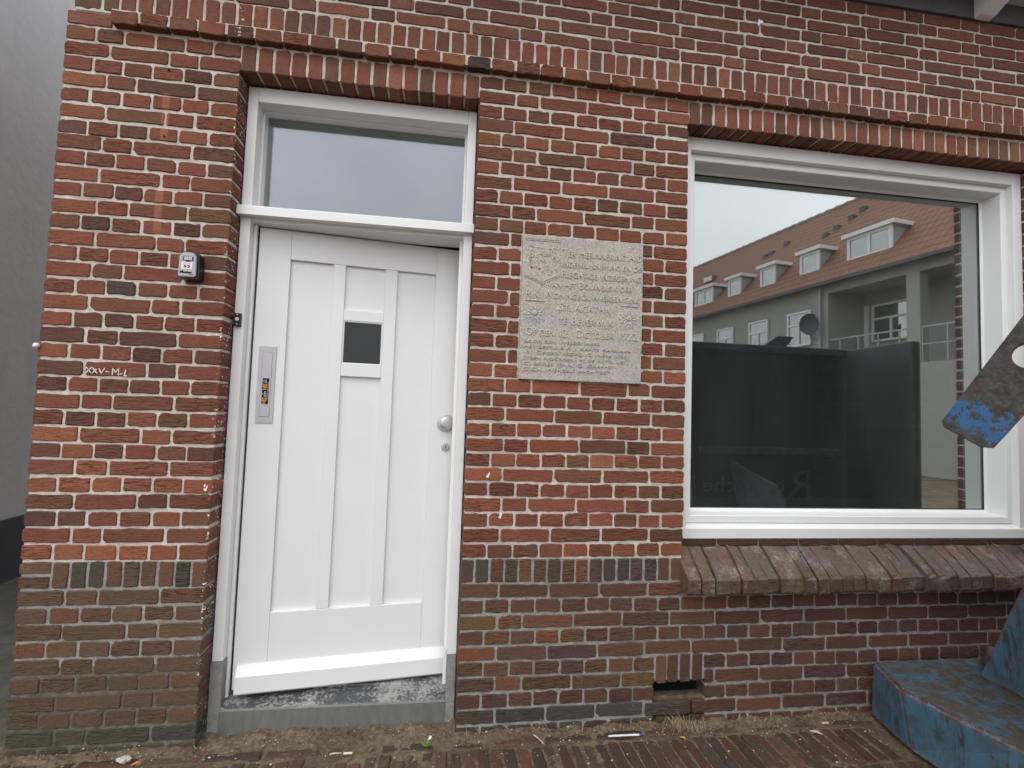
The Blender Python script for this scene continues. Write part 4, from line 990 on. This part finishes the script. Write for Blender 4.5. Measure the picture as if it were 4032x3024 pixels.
ex = bmesh.ops.extrude_face_region(bm, geom=bm.faces[:])
bmesh.ops.translate(bm, vec=(0, 0, -0.022), verts=[e for e in ex['geom'] if isinstance(e, bmesh.types.BMVert)])
bmesh.ops.recalc_face_normals(bm, faces=bm.faces)
sharp = [e for e in bm.edges if len(e.link_faces) == 2 and e.calc_face_angle(0) > 1.2]
bmesh.ops.bevel(bm, geom=sharp, offset=0.003, segments=2, affect='EDGES')
me = bpy.data.meshes.new('lifting_bar'); bm.to_mesh(me); bm.free(); me.materials.append(MAT_ARM)
bar = bpy.data.objects.new('lifting_bar', me); link(bar, sk)
ex_, ey_ = ub * al.x + Vector((0, 0, al.y)), ub * pr2.x + Vector((0, 0, pr2.y)); ez_ = ex_.cross(ey_)
mb_ = Matrix((ex_, ey_, ez_)).transposed().to_4x4(); mb_.translation = P0b + ub * org2.x + Vector((0, 0, org2.y)) - O
bar.matrix_local = mb_

# ------------------------------------------------------------------ neighbour across the alley
nb_ = thing('rendered_house', 'grey rendered house wall across the narrow alley at far left', 'house', (-2.6, 3, 0))
bx('wall', MAT_RENDER, nb_, -1.5, 0.52, -2.6, 7, 0.43, 6.2, 0.004); bx('plinth', MAT_PLINTH, nb_, -1.5, 0.535, -2.6, 7, -0.02, 0.4295, 0.004)

# ------------------------------------------------------------------ terrace opposite, seen in the glass
sdir, ndir = Vector((-0.146, -0.989, 0)), Vector((0.989, -0.146, 0))
th = thing('terrace_house', 'long pale rendered terrace with orange tiled roof and white dormers reflected in the window', 'house', (13.06, -7.99, 0))
th.matrix_world = Matrix((sdir, -ndir, Vector((0, 0, 1)))).transposed().to_4x4(); th.matrix_world.translation = Vector((13.06, -7.99, 0))
# local frame: x = along the facade (away from us), y = towards the street (-inwards), z up
EZ = 5.62
def hbox(n, mat, s0, s1, o0, o1, z0, z1, parent=None, bev=0): return bx(n, mat, parent or th, s0, s1, -o1, -o0, z0, z1, bev)
hbox('wall', MAT_STUCCO, 3.35, 17, 0, 6.4, 0, EZ); hbox('wall', MAT_STUCCO, -7, 3.349, 1.5, 6.4, 0, EZ)
hbox('ceiling', MAT_STUCCO, -7, 3.349, 0.301, 1.499, 5.40, 5.50); hbox('wall', MAT_STUCCO, -7, 3.35, 0.0, 1.5, 0, 2.9)
hbox('beam', MAT_STUCCO, -7, 3.35, 0.0, 0.3, 5.28, EZ)
for s_ in (0.85, -2.6, -6): hbox('column', MAT_STUCCO, s_ - 0.17, s_ + 0.17, 0.001, 0.3, 2.9, 5.28)
rk = MB(); RO, RZ = 3.3, 9.42
# sloped roof slab in its own frame so the pantile pattern follows the slope
sl = math.hypot(RO + 0.25, RZ - EZ + 0.1); ang = math.atan2(RZ - EZ + 0.1, RO + 0.25)
roof = MB().box(-7.2, 19, 0, sl, -0.08, 0.0).build('roof', MAT_TILE, th)
roof.matrix_local = Matrix.Translation((0, 0.25, EZ - 0.02)) @ Matrix.Rotation(math.pi, 4, 'Z') @ Matrix.Rotation(ang, 4, 'X') @ Matrix.Scale(-1, 4, (1, 0, 0))
bk = MB().box(-7.2, 19, 0, sl, -0.08, 0.0).build('roof', MAT_TILE, th)
bk.matrix_local = Matrix.Translation((0, -2 * RO - 0.25, EZ - 0.02)) @ Matrix.Rotation(ang, 4, 'X')
rt = MB(); 
for i in range(64): s_ = -7.1 + i * 0.41; rt.tube([(s_, -RO, RZ + 0.01), (s_ + 0.2, -RO, RZ + 0.03), (s_ + 0.42, -RO, RZ + 0.01)], [0.11, 0.12, 0.10], 8)
rt.build('ridge_tiles', plain('grey_ridge_tiles', (0.25, 0.2, 0.17), 0.8), th)
hbox('gutter', MAT_DARK_GREY, -7.2, 19, -0.36, -0.20, EZ - 0.12, EZ - 0.02)
hbox('soffit', MAT_FRAMEFAR, -7.2, 19, -0.20, -0.001, EZ - 0.06, EZ - 0.03)
def far_window(s0, s1, z0, z1, off, panes, parent=None, top=None):
    w = hbox('window', MAT_CURTAIN, s0, s1, off - 0.02, off - 0.012, z0, z1)
    f_ = MB(); t = 0.06
    def q(a0, a1, b0, b1): f_.box(a0, a1, -(off - 0.025), -(off - 0.075), b0, b1)
    q(s0, s1, z0, z0 + t); q(s0, s1, z1 - t, z1); q(s0, s0 + t, z0 + t, z1 - t); q(s1 - t, s1, z0 + t, z1 - t)
    zt = z1 - t
    if top: q(s0 + t, s1 - t, top, top + t); zt = top
    for i in range(1, panes): c = s0 + (s1 - s0) * i / panes; q(c - t/2, c + t/2, z0 + t, zt)
    f_.build('window_frame', MAT_FRAMEFAR, w)
    bx('pane', MAT_GLASS_FAR, w, s0 + t, s1 - t, -(off - 0.035), -(off - 0.028), z0 + t, z1 - t, 0)
    return w
for s_ in (4.40, 6.18, 7.93, 9.7, 11.5): far_window(s_ - 0.46, s_ + 0.46, 3.74, 4.88, 0.0, 2, top=4.42)
far_window(1.9, 3.08, 3.82, 4.98, 1.5, 2, top=4.50); far_window(-1.5, -0.3, 3.82, 4.98, 1.5, 2, top=4.5)
dd = hbox('balcony_door', MAT_FRAMEFAR, 3.78, 4.2, 1.44, 1.499, 2.95, 5.0) if False else hbox('balcony_door', MAT_FRAMEFAR, 3.0 + 0.2, 3.34, 1.44, 1.499, 2.95, 5.0)
for s_ in (2.0,): pass
hbox('balcony_rail', MAT_ZINC, -7, 3.3, 0.02, 0.06, 3.80, 3.84); hbox('balcony_rail', MAT_ZINC, -7, 3.3, 0.02, 0.06, 3.35, 3.38)
for i in range(18): hbox('baluster', MAT_ZINC, -6.9 + i * 0.58, -6.87 + i * 0.58, 0.025, 0.055, 2.9, 3.80)
hbox('down_pipe', MAT_ZINC, 3.55, 3.63, -0.10, -0.01, 0.0, EZ - 0.1); hbox('down_pipe', MAT_ZINC, 12.6, 12.68, -0.10, -0.01, 0.0, EZ - 0.1)
def dormer(s0, s1, panes):
    d = hbox('dormer', MAT_ZINC, s0, s1, 0.40, 2.2, 6.20, 6.93)
    hbox('dormer_roof', MAT_FRAMEFAR, s0 - 0.12, s1 + 0.12, 0.25, 2.3, 6.93, 7.05, d)
    f_ = MB(); t = 0.09
    for a in ((s0, s1, 6.20, 6.20 + t), (s0, s1, 6.93 - t, 6.93), (s0, s0 + t, 6.20 + t, 6.93 - t), (s1 - t, s1, 6.20 + t, 6.93 - t)): f_.box(a[0], a[1], -0.399, -0.34, a[2], a[3])
    for i in range(1, panes): c = s0 + (s1 - s0) * i / panes; f_.box(c - .04, c + .04, -0.399, -0.34, 6.20 + t, 6.93 - t)
    f_.build('dormer_frame', MAT_FRAMEFAR, d)
    hbox('dormer_pane', MAT_GLASS_FAR, s0 + t, s1 - t, 0.37, 0.385, 6.20 + t, 6.93 - t, d); hbox('dormer_curtain', MAT_CURTAIN, s0 + t, s1 - t, 0.388, 0.398, 6.20 + t, 6.93 - t, d)
for a in ((1.63, 3.00, 2), (3.98, 4.74, 1), (5.82, 6.52, 1), (7.54, 8.26, 1), (9.20, 10.38, 2), (11.6, 12.4, 1)): dormer(*a)
for s_, z_ in ((7.16, 8.32), (7.70, 8.06), (7.97, 8.0), (4.15, 8.6), (4.4, 8.36), (4.77, 8.1), (5.07, 7.9)):
    o_ = (z_ - EZ) / (RZ - EZ) * RO - 0.05; hbox('vent_tile', MAT_DARK_GREY, s_ - 0.1, s_ + 0.1, o_ - 0.14, o_ + 0.1, z_ - 0.1, z_ + 0.12)
hbox('roof_light', MAT_GLASS_FAR, 10.8, 11.4, 1.55, 1.95, 7.72, 7.95)
sd_ = thing('satellite_dish', 'dark round satellite dish on the terrace facade in the window reflection', 'satellite dish', th.matrix_world @ Vector((3.72, 0.35, 4.35)))
tocam = (Vector((2.9, -1.0, 1.6)) - sd_.location).normalized(); qd = tocam.to_track_quat('Z', 'Y')
MB().lathe([(0.03, 0.0), (0.14, 0.012), (0.24, 0.04), (0.33, 0.085), (0.335, 0.08), (0.24, 0.03), (0.14, 0.0), (0.02, -0.012)], 28, lambda a, b, h: tuple(qd @ Vector((a * 0.8, b, h)))).build('dish', MAT_DARK_GREY, sd_, True)
MB().tube([tuple(qd @ Vector((0, -0.05, -0.02))), (0.1, -0.05, -0.45), (0.35, -0.05, -0.45)], 0.018).build('bracket', MAT_ZINC, sd_)
sh = thing('garden_shed', 'small shed with orange tiled lean-to roof at left edge of the window reflection', 'shed', (3.2, -4.4, 0))
bx('wall', MAT_STUCCO, sh, -0.9, 0.45, -1.6, 0, 0, 2.28, 0)
sr = MB().box(-1.1, 0.75, 0, 2.2, -0.05, 0.0).build('roof', MAT_TILE, sh); sr.matrix_local = Matrix.Translation((0.0, 0.15, 2.26)) @ Matrix.Rotation(math.pi, 4, 'Z') @ Matrix.Rotation(rad(32), 4, 'X')

# ------------------------------------------------------------------ small things on the ground
wd = thing('weed_plant', 'small bright green weed sprouting from the pavement below the doorstep', 'weed', (0.858, -0.082, 0.0))
for k, (a, l_, up) in enumerate(((2.9, .030, .5), (0.2, .018, .6), (1.6, .030, 1.3), (3.6, .020, .9), (0.9, .024, 1.1), (5.2, .018, .8), (4.2, .016, 1.2))):
    d = Vector((math.cos(a) * math.cos(up), math.sin(a) * math.cos(up) * 0.6, math.sin(up))); q = d.cross(Vector((0, 1, 0.2))).normalized()
    c0 = Vector((0, 0, 0.004)); v = [c0, c0 + d * l_ * .35 + q * l_ * .2, c0 + d * l_ * .7 + q * l_ * .17, c0 + d * l_, c0 + d * l_ * .7 - q * l_ * .17, c0 + d * l_ * .35 - q * l_ * .2]
    nn = d.cross(q) * 0.0008; mesh_obj('leaf', [tuple(p) for p in v] + [tuple(p + nn) for p in v], [(0,1,2,3,4,5), (11,10,9,8,7,6)] + [(i, (i+1)%6, 6+(i+1)%6, 6+i) for i in range(6)], MAT_LEAF, wd)
mesh_obj('flower', [(0.002, 0, .028), (.012, -.004, .034), (.016, -.002, .044), (.006, .002, .042), (.004, .004, .034)], [(0, 1, 2, 3), (0, 3, 4)], MAT_WHITE_INK, wd)
def stick(name, p, q, r, mat, label, cat, bend=0.0):
    m = (Vector(p) + Vector(q)) / 2 + Vector((0, bend, 0.002)); o = MB().tube([p, tuple(m), q], [r, r * .9, r * .6], 7).build(name, mat); tag(o, label, cat); return o
pen = thing('ball_pen', 'transparent white ball pen lying on pavement near the air vent', 'pen', (1.566, -0.094, 0.012))
MB().tube([(0.0, 0, 0), (0.008, 0, 0.0002), (0.10, -0.002, 0.001), (0.128, -0.003, 0.001)], [0.0015, 0.0036, 0.0036, 0.0036], 8).build('barrel', MAT_WHITE_INK, pen)
MB().tube([(0.1285, -0.003, 0.001), (0.140, -0.0034, 0.001)], 0.0032, 8).build('cap', plain('blue_plastic', (0.04, 0.08, 0.4), 0.4), pen)
stick('straw_stalk', (1.272, -0.063, 0.014), (1.305, -0.110, 0.006), 0.0018, MAT_CHIP, 'pale straw stalk lying across the pavers left of the pen', 'straw')
stick('twig', (2.376, -0.011, 0.016), (2.451, -0.061, 0.008), 0.003, MAT_TWIG, 'dark brown twig lying by the wall foot below the window', 'twig', -0.004)
stick('wood_splinter', (0.505, -0.100, 0.008), (0.545, -0.098, 0.008), 0.0028, MAT_WOOD, 'thin pale wood splinter on pavement in front of the doorstep', 'splinter')
tag(bx('cigarette_stub', MAT_CHIP, None, 0.552, 0.586, -0.102, -0.094, 0.003, 0.010, 0.003), 'flat white cigarette stub on pavement in front of the doorstep', 'cigarette')
tag(bx('cork_piece', MAT_WOOD, None, 2.515, 2.545, -0.084, -0.077, 0.004, 0.011, 0.002), 'short yellowish wood chip on pavement below the window', 'wood chip')
def blade(name, loc, a, l_, w, mat, label, cat):
    d = Vector((math.cos(a), math.sin(a), 0)); q = Vector((-d.y, d.x, 0)); o_ = []
    for t, wf, z in ((0, .1, .002), (.3, .9, .006), (.6, 1, .009), (1, .1, .004)):
        o_ += [d * l_ * t + q * w * wf + Vector((0, 0, z)), d * l_ * t - q * w * wf + Vector((0, 0, z))]
    v = [tuple(p) for p in o_] + [tuple(p - Vector((0, 0, .0012))) for p in o_]
    f = [(0,2,3,1),(2,4,5,3),(4,6,7,5)]; f += [tuple(i + 8 for i in reversed(k)) for k in f] + [(0,8,10,2),(2,10,12,4),(4,12,14,6),(1,3,11,9),(3,5,13,11),(5,7,15,13),(6,14,15,7),(0,1,9,8)]
    return tag(mesh_obj(name, v, f, mat, None, False, loc), label, cat)
blade('fallen_leaf', (1.858, -0.112, 0.004), -0.9, 0.026, 0.006, MAT_YELLOW, 'small curled yellow leaf lying below the air vent', 'leaf')
blade('feather', (2.425, -0.120, 0.003), -0.7, 0.045, 0.009, MAT_CHIP, 'small white feather lying on the dark pavers below the window', 'feather')
blade('plastic_scrap', (-0.165, -0.100, 0.006), 0.3, 0.032, 0.006, MAT_ORANGE, 'orange plastic scrap on the sand beside the left brick pier', 'scrap')
bm = bmesh.new(); bmesh.ops.create_icosphere(bm, subdivisions=2, radius=1)
for v in bm.verts: k = 1 + 0.15 * math.sin(v.co.x * 5 + 1) + 0.12 * math.cos(v.co.y * 6); v.co = (v.co.x * 0.026 * k, v.co.y * 0.016 * k, v.co.z * 0.012 * k)
me = bpy.data.meshes.new('pebble'); bm.to_mesh(me); bm.free(); me.materials.append(MAT_PLAQUE); o = bpy.data.objects.new('pebble', me); o.location = (-0.203, -0.066, 0.008); link(o); tag(o, 'pale flat pebble on the sand below the left brick pier', 'stone')
chips = MB()
for i in range(240):
    x = U(-0.75, 2.7); y = -0.32 * rng.random() ** 1.3 + (0.08 * rng.random() if 0 < x < 0.95 else 0) - 0.003; s_ = rng.choice((0.0012, 0.0015, 0.002, 0.002, 0.003, 0.0045)) * U(.8, 1.3); a = U(0, 6.3)
    pts = [(x + s_ * math.cos(a + t) * U(.5, 1.1), y + s_ * math.sin(a + t) * U(.4, 1)) for t in (0, 1.4, 2.8, 4.4)]
    z = 0.004 + (0.010 if y > -0.06 else 0); tl = U(-.3, .3)
    chips.prism(pts, 0, U(.0008, .002), lambda u_, v_, h: (u_, v_, z + h + (u_ - x) * tl))
o = chips.build('shell_grit', MAT_CHIP); o['kind'] = 'stuff'; o['label'] = 'white shell grit scattered over the pavers and sand'
crumb = {}
for i in range(900):
    x = U(-0.78, 2.72); inner = 0 < x < 0.95 and rng.random() < 0.55
    y = U(-0.02, 0.075) if inner else -0.012 - 0.16 * rng.random() ** 1.8
    r_ = rng.choice((.0016, .002, .0025, .003, .004, .0055)) * U(.8, 1.2); z = (-0.001 if inner else (0.001 if y > -0.06 else -0.001)) + r_ * 0.3
    pts = [(x + r_ * a * U(.6, 1.2), y + r_ * b * U(.6, 1.2), z + r_ * c * U(.5, .9)) for a, b, c in ((1, 0, 0), (0, 1, 0), (-1, 0, 0), (0, -1, 0), (0, 0, 1), (0, 0, -1))]
    crumb.setdefault(rng.choice((0, 0, 0, 1, 2)), MB()).add(pts, [(0, 1, 4), (1, 2, 4), (2, 3, 4), (3, 0, 4), (1, 0, 5), (2, 1, 5), (3, 2, 5), (0, 3, 5)])
cm = (plain('light_soil_crumbs', (0.24, 0.185, 0.125), 0.9, var=0.3), plain('brick_crumbs', (0.13, 0.05, 0.03), 0.9, var=0.3), plain('dark_soil_crumbs', (0.05, 0.038, 0.026), 0.9, var=0.3))
for k_, mbx in crumb.items():
    o = mbx.build('soil_crumbs', cm[k_]); o['kind'] = 'stuff'; o['label'] = ('pale sandy crumbs', 'red brick crumbs', 'dark soil crumbs')[k_] + ' strewn along the foot of the wall'
gr = MB()
for i in range(150):
    if rng.random() < 0.7: x, y = rng.gauss(1.90, 0.06), U(-0.10, -0.01)
    else: x, y = U(1.0, 2.7), U(-0.05, -0.012)
    h_ = U(0.012, 0.05); lx, ly = rng.gauss(0, .018), rng.gauss(-.006, .012); w = U(.0006, .0011); z = 0.003
    gr.add([(x - w, y, z), (x + w, y, z), (x + lx * .5 + w * .8, y + ly * .4, z + h_ * .6), (x + lx * .5 - w * .8, y + ly * .4, z + h_ * .6), (x + lx, y + ly, z + h_)], [(0, 1, 2, 3), (3, 2, 4)])
o = gr.build('dry_grass', MAT_STRAW); o['kind'] = 'stuff'; o['label'] = 'dry straw-coloured grass tufts below the air vent'
